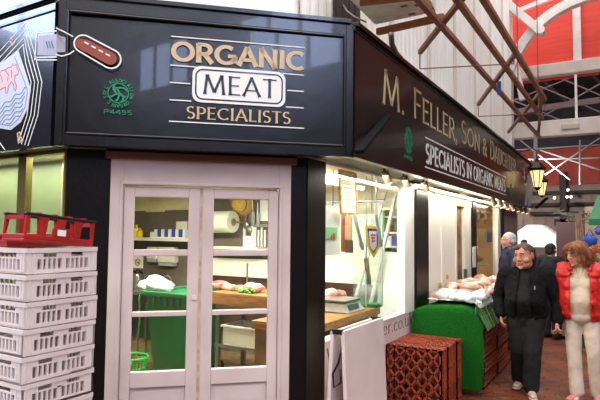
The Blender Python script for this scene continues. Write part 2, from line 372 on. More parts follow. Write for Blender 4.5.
# ================================================================== SIGNBOARDS
FZ0, FZ1 = 2.335, 3.40
FO = .15
fR = V((-1.79, 3.84, 0)); fL = V((-3.385, 2.369, 0))
sR = (fR-CL).dot(tC); sL = (fL-CL).dot(tC); FO = (fR-CL).dot(nC)
def FC(s, z, o=0.): return CL+tC*s+nC*(FO+o)+ZU*z
def FS(y, z, o=0.): return V((-1.79+o, y, z))
def FLf(x, z, o=0.): return V((x, fL.y-o, z))
# front
fb = thing('signboard', 'black front signboard reading ORGANIC MEAT SPECIALISTS above the double doors', 'signboard')
mb = MB(); mb.prism(lambda a, b, o_: V((a, b, o_)), [fL[:2], fR[:2], (fR-nC*.05-tC*.02)[:2], (fL-nC*.05+tC*.02)[:2]], FZ0, FZ1-.02); mb.build('panel', black, fb)
mb = MB(); pa0, pa1, pz0, pz1 = .0, 2.05, 2.41, 3.295
for a0, a1, z0, z1 in ((sL+.01, pa0, FZ0, 3.39), (pa1, sR-.01, FZ0, 3.39), (pa0, pa1, FZ0, pz0), (pa0, pa1, pz1, 3.39)): mb.fbox(FC, a0, a1, z0, z1, 0, .012)
mb.build('border', black, fb, bevel=.004)
mb = MB()
for a0, a1, z0, z1 in ((pa0, pa0+.02, pz0, pz1), (pa1-.02, pa1, pz0, pz1), (pa0+.02, pa1-.02, pz0, pz0+.02), (pa0+.02, pa1-.02, pz1-.02, pz1)): mb.fbox(FC, a0, a1, z0, z1, 0, .02)
mb.build('moulding', black, fb, bevel=.008, segs=3)
mb = MB(); mb.fbox(FC, sL+.02, sR-.02, 3.385, 3.42, -.04, .035); mb.build('cornice', black, fb, bevel=.004)
mb = MB(); text(mb, FC, 'ORGANIC', .72, 1.72, 2.99, .145, .25, .7, .12, track=.04); mb.build('lettering', gold, fb)
mb = MB(); text(mb, FC, 'SPECIALISTS', .835, 1.615, 2.57, .092, .16, .42, .5, track=.05); mb.build('lettering', gold, fb)
def rrect(x0, x1, y0, y1, r, n=5):
    P = []
    for cx, cy, a in ((x1-r, y1-r, 0), (x0+r, y1-r, 90), (x0+r, y0+r, 180), (x1-r, y0+r, 270)):
        P += [(cx+r*math.cos(math.radians(a+90*i/n)), cy+r*math.sin(math.radians(a+90*i/n))) for i in range(n+1)]
    return P
mb = MB(); mb.prism(FC, rrect(.875, 1.57, 2.695, 2.965, .06), 0, .003); mb.build('plaque', wht, fb)
mb = MB(); q = rrect(.90, 1.545, 2.72, 2.94, .05); strokes(mb, FC, [q+[q[0]]], .011, 1, 0, .003, .0045); mb.build('outline', black, fb)
mb = MB(); text(mb, FC, 'MEAT', .95, 1.505, 2.76, .145, .13, .38, .5, o0=.003, track=.06); mb.build('lettering', black, fb)
mb = MB()
for a0, a1, z in ((.715, 1.715, 3.17), (.715, .9, 2.955), (1.55, 1.715, 2.955), (.715, .86, 2.828), (1.585, 1.715, 2.828), (.715, .87, 2.70), (1.575, 1.715, 2.70), (.715, 1.72, 2.543)):
    mb.fbox(FC, a0, a1, z-.004, z+.004, 0, .002)
mb.build('rule_lines', wht, fb)
def emblem(fr, cx, cz, r, parent, code, sx=1.):
    mb = MB()
    strokes(mb, fr, [[(cx+x*sx, cz+y) for x, y in arc(0, 0, r*.66, r*.66, 0, 360, 28)]], r*.07, 1, 0, 0, .003)
    for pl in (arc(0, r*.35, r*.33, r*.33, 250, 90, 10), arc(0, -r*.35, r*.33, r*.33, 70, -90, 10), arc(-r*.3, -.1*r, r*.35, r*.5, -60, 80, 10), [(-r*.5, -r*.3), (-r*.1, -.05*r), (r*.5, -r*.25)], arc(r*.15, r*.1, r*.42, r*.28, 160, 10, 10)):
        strokes(mb, fr, [[(cx+x*sx, cz+y) for x, y in pl]], r*.12, .9, .2, 0, .003)
    s = 'SOIL ASSOCIATION ORGANIC '
    for i, ch in enumerate(s):
        a = math.radians(200-360*i/len(s)); ca, sa = math.cos(a), math.sin(a); h = r*.24
        for pl in G[ch][1]:
            P = []
            for px, py in pl:
                u = (px-.35)*h*.9; v = r*.76+py*h; P.append((cx+(ca*v+sa*u)*sx, cz+sa*v-ca*u))
            strokes(mb, fr, [P], h*.2, .9, 0, 0, .003)
    if code: text(mb, fr, code, cx-r*.95*sx, cx+r*.95*sx, cz-r*1.45, r*.3, .17, .8, 0)
    mb.build('emblem', greenl, parent)
emblem(FC, .36, 2.725, .105, fb, 'P4455')
# cleaver across the corner
brn = mat('rust_red_handle', (150, 62, 40), .5); blade = mat('pale_blade_paint', (185, 180, 190), .4, (150, 148, 160), 4)
def capsule(a, b, ra, rb, n=10):
    an = math.atan2(b[1]-a[1], b[0]-a[0]); P = []
    for c, rr, s0 in ((b, rb, -PI/2), (a, ra, PI/2)): P += [(c[0]+rr*math.cos(an+s0+PI*i/n), c[1]+rr*math.sin(an+s0+PI*i/n)) for i in range(n+1)]
    return P
mb = MB(); mb.prism(FC, capsule((.135, 3.045), (.30, 2.965), .042, .046), .02, .0225); mb.prism(FC, capsule((.10, 3.055), (.14, 3.04), .035, .045), .02, .0224); mb.build('painted_handle', brn, fb)
mb = MB(); big = capsule((.12, 3.055), (.305, 2.962), .062, .068); strokes(mb, FC, [big+[big[0]]], .010, 1, 0, .02, .023)
for i in range(4): x = .125+i*.048; strokes(mb, FC, [[(x, 3.068-i*.024), (x+.03, 3.054-i*.024)]], .01, 1, 0, .0225, .025)
strokes(mb, FC, [[(sL, 3.158), (-.06, 3.15), (.0, 3.125), (.05, 3.10)], [(sL, 2.965), (-.02, 2.955), (.03, 2.975), (.06, 3.0)]], .008, 1, 0, .0205, .0225)
mb.build('painted_outline', wht, fb)
mb = MB(); mb.prism(FC, [(sL, 3.13), (-.06, 3.11), (.015, 3.085), (.02, 2.99), (-.03, 2.985), (sL, 2.985)], .0125, .014); mb.build('painted_blade', blade, fb)
# left board
lb = thing('signboard', 'black left signboard painted with a shield, a bull and blue waves', 'signboard')
mb = MB(); mb.box((-7.2, fL.y, FZ0), (fL.x-.04, fL.y+.05, FZ1-.02)); mb.build('panel', mat('blue_black_gloss_paint', (15, 17, 24), .2, (22, 24, 34), 4, bump=.06, bscale=12, coat=.3), lb)
mb = MB(); mb.box((-7.2, fL.y-.03, 3.385), (fL.x-.02, fL.y+.1, 3.42)); mb.box((-7.2, fL.y-.012, 3.30), (fL.x-.02, fL.y, 3.315)); mb.build('cornice', black, lb, bevel=.003)
def LP(px, py): q = W(px, py, y=fL.y); return (q.x, q.z)
def mirror(pts, cx): return pts+[(2*cx-x, z) for x, z in pts[::-1]]
apex = LP(26, 23)[0]; cxs = LP(18, 50)[0]
mb = MB()
for k in range(4):
    d = k*3.6
    R = [LP(26-d*.25, 23+d*2.0), LP(35-d*.85, 55+d*.8), LP(42-d, 82), LP(38-d, 115), LP(28-d*.9, 146-d*.25)]
    Lp = [LP(26-d*.25, 23+d*2.0), LP(0, 51+d*1.8), LP(-40, 98+d*1.8)]
    strokes(mb, FLf, [R, Lp], .007, 1, 0, 0, .002)
strokes(mb, FLf, [[LP(37, 33), LP(57, 31)], [LP(36, 60), LP(57, 60)], [LP(37, 33), LP(35, 60)], [LP(37, 57.5), LP(57, 57)]], .008, 1, 0, .0, .003)
strokes(mb, FLf, [[LP(-20, 112), LP(0, 143), LP(5, 150)]], .007, 1, 0, 0, .002)
mb.build('painted_outline', wht, lb)
mb = MB(); mb.prism(FLf, [LP(38.5, 36), LP(57.3, 34), LP(57.3, 56), LP(37.5, 55)], 0, .002); mb.build('painted_blade', blade, lb)
mb = MB()
for i in range(3): strokes(mb, FLf, [[LP(46.5+i*2.6, 41.5), LP(48.5+i*2.6, 48.5)]], .007, 1, 0, .002, .004)
mb.build('blade_marks', mat('slate_marks', (70, 72, 84), .6), lb)
shield = [LP(18, 50), LP(25, 70), LP(31, 90), LP(28, 108), LP(21, 122), LP(11, 130), LP(-2, 128), LP(-16, 115), LP(-24, 95), LP(-12, 74)]
mb = MB(); mb.prism(FLf, shield, 0, .0025); mb.build('painted_shield', mat('shield_white', (205, 210, 222), .4), lb)
blue = mat('wave_blue', (90, 138, 178), .5)
mb = MB(); strokes(mb, FLf, [[LP(15, 57), LP(22, 74), LP(28, 91), LP(25.5, 107), LP(19, 119), LP(11, 126), LP(0, 124)]], .006, 1, 0, .0025, .004)
for k in range(6):
    P = []
    for i in range(22):
        x = -12+i*1.85; yb = 108+k*4.4-x*.75; P.append((x, yb+1.7*math.sin(i*1.15)))
    P = [p for p in P if p[0] < 27-k*.9 and p[1] < 124]
    if len(P) > 3: strokes(mb, FLf, [[LP(*p) for p in P]], .008, 1, 0, .0025, .0042)
mb.build('painted_waves', blue, lb)
bull = [(-2, 76), (2, 71), (6, 70), (9, 67.5), (12, 67), (13, 63.5), (14.5, 66), (17, 64), (17.5, 68), (19.5, 72), (18, 75), (15.5, 75.5), (15, 81), (17, 86), (16, 91), (14.5, 90), (14.2, 85), (12, 82), (9, 86), (8, 93), (6.3, 93), (6, 87), (2, 89), (-2, 92), (-4, 100), (-6, 100), (-5, 90)]
mb = MB(); mb.prism(FLf, [LP(*p) for p in bull], .0025, .0036); mb.build('painted_bull', mat('pale_pink_bull', (222, 196, 200), .5), lb)
mb = MB(); strokes(mb, FLf, [[LP(*p) for p in bull+[bull[0]]], [LP(6, 71), LP(9, 75), LP(8, 81)], [LP(12, 70), LP(12, 78)], [LP(1, 74), LP(3, 82)]], .006, 1, 0, .0036, .0045); mb.build('bull_outline', mat('bull_red', (186, 58, 70), .5), lb)
def tilt(cx, cz, a):
    c, s_ = math.cos(a), math.sin(a)
    return lambda u, v, o_: FLf(cx+u*c-v*s_, cz+u*s_+v*c, o_)
mb = MB(); e = LP(13, 47); text(mb, tilt(e[0], e[1], .85), 'E', 0, .05, 0, .075, .15, .6, .2); mb.build('painted_letter', gold, lb); mb = MB(); e = LP(18, 144); text(mb, tilt(e[0], e[1], .25), 'B', 0, .055, 0, .085, .15, .6, .2); mb.build('painted_letter', gold, lb)
# side board
sb = thing('signboard', 'long dark side signboard lettered M. FELLER, SON & DAUGHTER along the aisle', 'signboard')
mb = MB(); mb.box((-1.84, fR.y+.035, FZ0), (-1.79, 13.7, FZ1-.02)); mb.build('panel', black2, sb)
mb = MB(); mb.box((-1.9, fR.y+.03, 3.385), (-1.755, 13.72, 3.42)); mb.box((-1.79, fR.y+.02, 3.345), (-1.778, 13.7, 3.357)); mb.build('cornice', black, sb, bevel=.003)
mb = MB(); mb.box((-1.79, fR.y, FZ0), (-1.772, 13.7, FZ0+.03)); mb.build('lower_edge', black2, sb, bevel=.003)
mb = MB()
for s_, a0, a1, z in (('M.', 4.44, 5.02, 2.89), ('FELLER,', 5.27, 7.0, 2.92), ('SON', 7.2, 8.3, 2.95), ('&', 8.48, 8.78, 2.95), ('DAUGHTER', 9.02, 11.5, 2.95)):
    mb = MB(); text(mb, FS, s_, a0, a1, z, .275, .15, .5, .4, caps=1.15, track=.05); mb.build('lettering', gold2, sb)
mb = MB(); text(mb, FS, 'SPECIALISTS IN ORGANIC MEATS', 5.68, 10.32, 2.505, .215, .19, .65, .2, track=.03)
mb.fbox(FS, 5.66, 10.42, 2.77, 2.785, 0, .002); mb.fbox(FS, 5.66, 10.42, 2.45, 2.465, 0, .002); mb.build('lettering', wht, sb)
emblem(FS, 5.13, 2.66, .13, sb, 'P4455'); emblem(FS, 10.92, 2.58, .12, sb, '')
# pale painted figure at the end of the side board
mb = MB(); fg = [W(*p, x=-1.79) for p in ((529, 172), (531, 178), (533, 184), (532, 190), (532.4, 198), (530.5, 206), (528, 206), (528.6, 196), (526.5, 206), (524.5, 206), (526, 194), (526, 186), (528, 178))]
mb.prism(lambda a, b, o_: V((-1.79+o_, a, b)), [(p.y, p.z) for p in fg], 0, .003); mb.build('painted_figure', mat('pale_grey_paint', (168, 170, 176), .5), sb)
# soffit joining boards to the wall
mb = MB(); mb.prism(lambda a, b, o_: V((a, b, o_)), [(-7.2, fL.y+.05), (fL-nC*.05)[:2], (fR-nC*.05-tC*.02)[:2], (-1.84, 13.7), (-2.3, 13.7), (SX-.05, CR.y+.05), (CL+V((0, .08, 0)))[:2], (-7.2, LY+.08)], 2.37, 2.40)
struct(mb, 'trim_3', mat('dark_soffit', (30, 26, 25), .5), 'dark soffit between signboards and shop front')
mb = MB(); mb.prism(lambda a, b, o_: V((a, b, o_)), [(-7.2, fL.y+.0), fL[:2], fR[:2], (-1.79, 13.7), (-3.0, 13.7), (-3.0, 4.2), (-4, 3.3), (-7.2, 3.3)], 3.36, 3.385)
struct(mb, 'trim_4', mat('dusty_top_board', (120, 112, 100), .8), 'dusty boards over the top of the signboards')
exec_parts = True
# ================================================================== MARKET HALL ABOVE AND BEYOND
corr = mat('white_corrugated_sheet', (250, 248, 244), .6, (240, 232, 222), 1.5, stretch=(1, 1, .25))
UX = -2.55
def corr_wall(mb, a, b, z0, z1, pitch=.17, amp=.028):
    a = V(a); b = V(b); L = (b-a).length; d = (b-a)/L; n = V((d.y, -d.x, 0)); k = int(L/pitch*4); lo = []; hi = []
    for i in range(k+1):
        p = a+d*(L*i/k)+n*amp*(1, .6, -1, .6)[i % 4]
        lo.append(mb.bm.verts.new(p+ZU*z0)); hi.append(mb.bm.verts.new(p+ZU*z1))
    for i in range(k): mb.bm.faces.new((lo[i], lo[i+1], hi[i+1], hi[i]))
mb = MB(); corr_wall(mb, (UX, 4.25, 0), (UX, 15.6, 0), 3.36, 8.5); struct(mb, 'wall_upper_right', corr, 'white corrugated wall above the long signboard', rec=False)
mb = MB(); mb.box((UX-.1, 4.25, 3.36), (UX-.04, 15.6, 8.5)); mb.prism(lambda a, b, o_: V((a, b, o_)), [(-4.2, 3.05), (UX-.05, 4.25), (UX-.1, 4.32), (-4.25, 3.12)], 3.36, 7); mb.box((-8, 3.05, 3.36), (-4.2, 3.1, 7))
struct(mb, 'wall_upper_front', mat('smooth_white_wall', (248, 245, 240), .6, (238, 232, 226), 1.2), 'smooth white wall set back above the front signboard')
mb = MB()
for k in range(7): mb.box((UX+.03, 5.0+k*1.55, 3.4), (UX+.06, 5.06+k*1.55, 8.4))
struct(mb, 'trim_5', mat('pale_batten', (222, 212, 200), .6), 'pale battens on the corrugated wall')
# brown boards beside the white box
bb = mat('dark_brown_boards', (74, 54, 44), .7, (46, 34, 30), 6, stretch=(3, 3, .3))
mb = MB()
for k in range(4): mb.box((UX+.035, 4.9+k*.15, 3.45), (UX+.08, 5.03+k*.15, 8))
struct(mb, 'trim_6', bb, 'dark brown vertical boards at the corner above the signboard')
# white box hanging above with timber under it
t = thing('hanging_box', 'dusty white box on timber bearers high above the corner of the signboards', 'box')
q = [W(338, -12, z=4.0), W(375, 25, z=4.0), W(436, 12, z=4.0), W(424, -12, z=4.0)]
mb = MB(); mb.prism(lambda a, b, o_: V((a, b, o_)), [p[:2] for p in q], 4.0, 4.5); mb.build('body', mat('dusty_white_board', (244, 243, 234), .7, (216, 210, 198), 5), t, bevel=.01)
a, b = W(377, 32, z=3.95), W(444, 17, z=3.95)
mb = MB(); mb.bar(a, b, .05, .07); mb.build('bearer', mat('orange_brown_timber', (168, 104, 62), .6, (140, 84, 50), 8), t, bevel=.003)
mb = MB(); mb.bar(W(360, 3, z=3.97), W(424, -4, z=3.97), .04, .05); mb.build('bearer', MATS['orange_brown_timber'], t)
for p in ((404, 6), (412, 14), (418, 5), (430, 9)):
    mb = MB(); c = W(*p, z=3.998); mb.box(c-V((.035, .02, .004)), c+V((.035, .02, .002))); mb.build('fixing', mat('fixing_grey', (120, 112, 100), .6), t)
mb = MB(); pts = [W(360+4*i/10, -6, z=3.9) for i in range(2)]
cab = [W(391, 34, z=3.5), W(392, 44, z=3.46), W(396, 53, z=3.42), W(402, 60, z=3.42)]
mb = MB(); mb.tube(cab, .025, 8); tag(mb.build('cable', mat('grey_cable', (98, 92, 84), .6), smooth=True), 'thick grey cable looping down behind the top of the long signboard', 'cable')
cab = [W(344, -8, z=4.0), W(343, 4, z=3.9), W(347, 11, z=3.7), W(355, 17, z=3.5), W(366, 22, z=3.45)]
mb = MB(); mb.tube(cab, .007, 6); tag(mb.build('cable', MATS['grey_cable'], smooth=True), 'thin grey cable hanging over the corner of the signboards', 'cable')
# brown hanging rack
rw = mat('red_brown_rack_wood', (150, 104, 78), .5, (122, 78, 58), 5)
t = thing('hanging_rack', 'red brown ladder-like wooden rack hung under the market roof above the aisle', 'rack')
zr = 3.8
for x0, p0, p1 in ((-1.5, 3.2, 12.5), (-1.21, 3.2, 10.35), (-1.01, 3.4, 8.95)):
    mb = MB(); mb.bar((x0, p0, zr), (x0+.05, p1, zr), .055, .055); mb.build('rail', rw, t, bevel=.004)
for a, b in (((-1.98, 6.08), (-1.12, 4.74)), ((-1.97, 9.04), (-1.0, 6.6)), ((-1.97, 11.8), (-1.0, 8.7))):
    mb = MB(); mb.bar((*a, zr+.055), (*b, zr+.055), .05, .05); mb.build('cross_bar', rw, t, bevel=.004)
mb = MB(); mb.bar((-1.46, 12.3, zr+.05), (-.99, 8.8, zr+.05), .05, .05); mb.build('cross_bar', rw, t)
for a, b in (((-1.98, 6.08), (-1.0, 6.4)), ((-1.97, 9.04), (-1.0, 9.3))):
    mb = MB(); mb.cyl((*a, zr+.03), (*a, zr-.14), .007, n=6); mb.cyl((*a, zr-.14), (*b, zr-.14), .007, n=6); mb.cyl((*b, zr-.14), (*b, zr+.03), .007, n=6); mb.build('thin_rod', mat('rusty_rod', (120, 76, 58), .6), t)
for y in (4.9, 8.0, 10.2):
    mb = MB(); mb.cyl((-1.2, y, zr), (-1.2, y, 8.6), .008, n=6); mb.build('hanger', MATS['rusty_rod'], t)
mb = MB(); c = W(499, 86, z=3.76); mb.box(c-V((.02, .02, .12)), c+V((.025, .02, .06))); o = mb.build('peg', mat('blue_plastic', (32, 74, 150), .4)); tag(o, 'small blue plastic peg hanging from the brown rack', 'peg')
# white column, brackets and arch brace
ww = mat('white_iron_paint', (232, 228, 224), .5, (216, 208, 204), 3)
def PY(px, py, y): return W(px, py, y=y)
mb = MB(); a = PY(497, 140, 15.9); b = PY(513, 140, 15.9); mb.box((a.x, 15.7, 0), (b.x, 16.1, 9.6)); struct(mb, 'trim_7', ww, 'white roof column at the end of the corrugated wall')
mb = MB(); P = [PY(509, 72, 15.8), PY(515, 58, 15.8), PY(523, 44, 15.8), PY(532, 32, 15.8), PY(543, 21, 15.8), PY(555, 12, 15.8), PY(570, 4, 15.8), PY(590, -4, 15.8), PY(640, -20, 15.8)]
for p, q in zip(P, P[1:]): mb.bar(p, q+(q-p)*.03, .26, .26, upv=V((0, 1, 0)))
struct(mb, 'trim_8', ww, 'curved white arch brace under the red gable', bevel=.02)
mb = MB(); mb.bar(PY(503, 0, 15.6), PY(540, 31, 15.6), .2, .2, upv=V((0, 1, 0))); mb.cyl(PY(541, 31, 15.5)-V((0, .15, 0)), PY(541, 31, 15.5)+V((0, .2, 0)), .11, n=14); struct(mb, 'trim_9', ww, 'straight white brace crossing the arch')
mb = MB(); mb.bar(PY(508, 30, 15.85), PY(523, 100, 15.85), .16, .16, upv=V((0, 1, 0))); mb.bar(PY(497, 20, 15.85), PY(560, -6, 15.85), .12, .12, upv=V((0, 1, 0))); struct(mb, 'trim_10', ww, 'white bracket struts at the column')
redb = mat('red_painted_boards', (228, 70, 50), .6, (212, 60, 44), 2, stretch=(.4, 1, 6))
mb = MB(); a = PY(500, 76, 17); b = PY(500, -60, 17); mb.box((-4, 17, a.z-.3), (6, 17.1, 12)); struct(mb, 'wall_gable', redb, 'red boarded gable under the roof')
mb = MB()
for p in (577,): c = PY(p, 30, 16.95); mb.box((c.x-.1, 16.85, a.z), (c.x+.1, 17, 12))
c = PY(540, 40, 16.95); mb.box((-3.5, 16.9, c.z-.05), (c.x-.9, 17, c.z+.08))
struct(mb, 'trim_11', ww, 'white battens on the red gable')
z1 = PY(560, 63, 16.8).z; z0 = PY(560, 75, 16.8).z
mb = MB(); mb.box((-3.4, 16.7, z0), (6, 17, z1)); struct(mb, 'trim_12', mat('pale_beam', (226, 216, 208), .6, (208, 196, 186), 2), 'pale beam below the red gable', bevel=.02)
z1 = PY(560, 120, 16.4).z; z0 = PY(560, 136, 16.4).z
mb = MB(); mb.box((-2.9, 16.3, z0), (6, 16.6, z1)); struct(mb, 'trim_13', MATS['pale_beam'], 'pale lower beam across the aisle', bevel=.02)
c = PY(570, 126, 16.25); mb = MB(); mb.box(c-V((.22, .0, .08)), c+V((.22, .05, .08))); tag(mb.build('plate', mat('plate_grey', (196, 188, 178), .5), bevel=.02), 'small pale oblong plate on the lower beam across the aisle', 'plate')
mb = MB(); c = PY(576, 100, 16.6); mb.box((c.x-.03, 16.62, z1), (c.x+.03, 16.72, PY(568, 76, 16.7).z)); struct(mb, 'trim_14', ww, 'thin white post between the beams')
# iron ties beyond the beams
it = mat('pale_iron_tie', (150, 152, 156), .5)
mb = MB()
for a, b in (((505, 112), (600, 98)), ((505, 104), (575, 76)), ((525, 80), (600, 112)), ((555, 76), (600, 95)), ((540, 118), (600, 84)), ((500, 95), (560, 120)), ((515, 150), (600, 145)), ((540, 150), (600, 170)), ((545, 175), (600, 138)), ((520, 140), (570, 180)), ((500, 160), (600, 158))):
    mb.cyl(PY(*a, 18.2), PY(*b, 18.2), .022, n=6)
a, b = PY(500, 114, 18), PY(600, 100, 18); mb.bar(a, b, .14, .16)
struct(mb, 'trim_15', it, 'pale iron tie rods of the far roof')
mb = MB(); mb.cyl(PY(580, 140, 18), PY(580, 185, 18), .03, n=6); mb.cyl(PY(535.5, 130, 15), PY(535.5, 168, 15), .05, n=8); struct(mb, 'trim_16', it, 'thin drop rods under the beams')
# dark far roof
rf = mat('dark_slate_roof', (52, 50, 54), .6, (34, 33, 38), 4)
mb = MB(); mb.hexa([(-12, 19, 7.6), (10, 19, 7.6), (10, 34, 6.0), (-12, 34, 6.0), (-12, 19, 7.75), (10, 19, 7.75), (10, 34, 6.15), (-12, 34, 6.15)])
struct(mb, 'ceiling', rf, 'dark roof of the far aisle')
mb = MB()
for i in range(9): mb.bar((-10+i*1.5, 19, 7.3), (-7+i*1.5, 33.5, 5.9), .12, .2)
struct(mb, 'ceiling', mat('dark_rafters', (88, 86, 88), .6), 'dark rafters of the far roof')
z2 = PY(580, 150, 24).z; z1 = PY(580, 184, 24).z
mb = MB(); mb.box((-9, 24, z1), (10, 24.1, z2+.1)); struct(mb, 'wall_far_gable', mat('dull_red_boards', (176, 66, 44), .7, (150, 56, 40), 2), 'dull red boarding at the far end of the aisle')
mb = MB(); mb.box((-9, 24.6, z2), (10, 24.7, 7.4)); struct(mb, 'wall_far_upper', rf, 'dark space above the dull red boarding')
fbm = mat('brown_grey_boards', (168, 146, 130), .7, (146, 126, 112), 2)
mb = MB(); mb.box((-9, 24.2, 0), (10, 24.3, z1+.2))
for i in range(46): mb.box((-9+i*.42, 24.15, 0), (-8.97+i*.42, 24.2, z1+.1))
struct(mb, 'wall_far', fbm, 'brown grey boarded wall at the far end')
mb = MB()
for py in (192, 204, 213): z = PY(580, py, 23.9).z; mb.box((-3.2, 23.8, z-.06), (6, 24.1, z+.06))
a = PY(563, 190, 23.5); mb.box((a.x-.12, 23.4, 0), (a.x+.12, 23.7, 4.2)); a = PY(556, 190, 23.5); mb.box((a.x-.08, 23.4, z-.5), (6, 23.6, z-.25))
struct(mb, 'trim_17', mat('dark_beam', (46, 36, 34), .7), 'dark beams and post at the far end')
# far stall: dark shop front right
mb = MB(); a = PY(556, 222, 20); b = PY(640, 222, 20); mb.box((a.x, 20, 0), (b.x, 20.2, a.z)); struct(mb, 'wall_far_shop', mat('maroon_shop_front', (58, 28, 26), .6), 'dark maroon shop front at the far end')
# gazebo
t = thing('market_canopy', 'white pitched canopy at the far end of the aisle', 'canopy')
cm = mat('bright_canopy_cloth', (252, 252, 252), .7)
mb = MB(); y = 20.; a, b, c_, d = PY(511, 236, y), PY(527, 225, y), PY(540, 225, y), PY(556, 236, y); e, f = PY(556, 247, y), PY(511, 247, y)
mb.prism(lambda p, q, o_: V((p, y+o_, q)), [(v.x, v.z) for v in (a, b, c_, d, e, f)], 0, 2.2); mb.build('roof', cm, t)
for px in (512, 555):
    c = PY(px, 246, y); mb = MB(); mb.box((c.x-.04, y-.02, 0), (c.x+.04, y+.06, c.z)); mb.build('leg', ww, t)
# far wall lights
for i, (px, py) in enumerate(((568, 190), (567, 197), (571, 197), (554.5, 198))):
    c = PY(px, py, 22); mb = MB(); mb.cyl(c, c+V((0, .2, .02)), .05, .07, n=12); t = thing('spotlight', ('small white spotlight on the dark post high at the far end', 'lower left spotlight of the cluster on the dark far post', 'lower right spotlight of the cluster on the dark far post', 'single pale spotlight on the far wall left of the dark post')[i], 'lamp', group=None)
    mb.build('housing', mat('white_shade', (220, 215, 205), .4), t); mb = MB(); mb.ell(c-V((0, .01, 0)), .045, 1); mb.build('bulb', mat('bulb_glow', (255, 250, 240), .3, emit=(255, 245, 225), es=5), t)
# lanterns
def lantern(c, s, label):
    t = thing('lantern', label, 'lamp'); x, y, z = c
    mb = MB(); mb.lathe(c, [(.13*s, -.04*s), (.16*s, 0), (.10*s, .07*s), (.04*s, .12*s), (.03*s, .17*s), (.01*s, .2*s)], 6); mb.build('cap', dmetal, t)
    mb = MB(); mb.lathe((x, y, z), [(.06*s, -.36*s), (.125*s, -.05*s)], 6); mb.build('glass', mat('lantern_glow', (255, 226, 170), .4, emit=(255, 214, 150), es=1.0), t)
    mb = MB(); mb.lathe(c, [(.02*s, -.41*s), (.065*s, -.36*s), (.06*s, -.34*s)], 6)
    for k in range(6): a = 2*PI*k/6; mb.bar((x+.06*s*math.cos(a), y+.06*s*math.sin(a), z-.36*s), (x+.125*s*math.cos(a), y+.125*s*math.sin(a), z-.05*s), .014*s)
    mb.build('frame', dmetal, t)
    mb = MB(); mb.tube([(x, y, z+.19*s), (x, y, z+.32*s), (x-.08*s, y, z+.38*s), (x-.45, y, z+.3*s), (-1.76, y, z+.25*s)] if x < -1.2 else [(x, y, z+.19*s), (x, y, 5.2)], .012); mb.build('bracket', dmetal, t, smooth=True)
lantern(PY(537, 166, 12.5)+V((0, 0, -.05)), 1.15, 'nearer glowing lantern at the far end of the long signboard')
lantern(PY(541.5, 181, 14.5), 1.0, 'farther glowing lantern just below and behind the nearer one')
# dark arm brackets on signboards
def arm(a, b, label):
    mb = MB(); mb.bar(a, b, .07, .035); tag(mb.build('sign_bracket', mat('matt_black_iron', (8, 8, 9), .7, spec=.2), None, bevel=.005), label, 'bracket')
arm(W(387, 117, x=-1.775)+V((.0, 0, 0)), W(359, 152, x=-1.68), 'black flat bracket on the near end of the long signboard')
arm(W(547, 198, x=-1.45), W(536, 208, x=-1.74), 'black bracket below the lanterns at the far end of the signboard')
# roller rail with small spots under the side board
t = thing('awning_rail', 'cream roller rail on brackets under the long signboard', 'rail')
mb = MB(); mb.cyl((-1.98, 5.9, 2.27), (-1.98, 13.3, 2.27), .03, n=10); mb.build('pipe', mat('cream_pipe', (216, 208, 186), .5), t, smooth=True)
for y in (6.6, 8.3, 10.0, 11.7, 13.2):
    mb = MB(); mb.bar((-2.1, y, 2.36), (-1.93, y, 2.24), .03, .06); mb.build('bracket', mat('aged_bracket', (150, 138, 110), .5), t)
spt = None
for i, (y, x) in enumerate(((4.9, -1.95), (5.45, -1.95), (6.1, -1.95), (9.6, -1.87), (10.2, -1.87), (10.8, -1.87), (11.4, -1.87), (12.0, -1.87), (12.6, -1.87), (13.2, -1.87))):
    if spt is None:
        spt = t = thing('spotlight', 'x', 'lamp', group='spotlights under the long signboard')
        mb = MB(); mb.cyl((0, 0, -.02), (.03, .04, -.13), .038, n=14); mb.build('housing', mat('bronze_spot', (150, 128, 108), .4), t, smooth=False)
        mb = MB(); mb.cyl((.029, .038, -.127), (.031, .042, -.136), .03, n=14); mb.build('bulb', mat('spot_glow', (255, 240, 205), .3, emit=(255, 232, 190), es=4), t)
        mb = MB(); mb.cyl((0, 0, 0.02), (0, 0, -.03), .012, n=8); mb.build('stem', dmetal, t)
    else: t = dup(spt, None)
    t.location = (x, y, 2.36)
    t['label'] = ['first spotlight under the long signboard, above the framed notice', 'second spotlight under the long signboard, above the pennant', 'third spotlight under the long signboard, at the window frame'][i] if i < 3 else 'small spotlight under the long signboard, %s from its far end' % ('seventh', 'sixth', 'fifth', 'fourth', 'third', 'second', 'first')[i-3]

# ================================================================== INSIDE THE SHOP
def bx(name, a, b, m, label, cat, bev=.004, group=None, parent=None):
    mb = MB(); mb.box(a, b); o = mb.build(name, m, parent, bevel=bev)
    return tag(o, label, cat, group) if parent is None else o
BW = BY-.001
def B(px, py, y=BW): return W(px, py, y=y)
def pbox(name, px0, py0, px1, py1, y, dep, m, label, cat, bev=.004, group=None, parent=None):
    a, b = W(px0, (py0+py1)/2, y=y), W(px1, (py0+py1)/2, y=y); z1, z0 = W((px0+px1)/2, py0, y=y).z, W((px0+px1)/2, py1, y=y).z
    return bx(name, (a.x, y, z0), (b.x, y+dep, z1), m, label, cat, bev, group, parent)
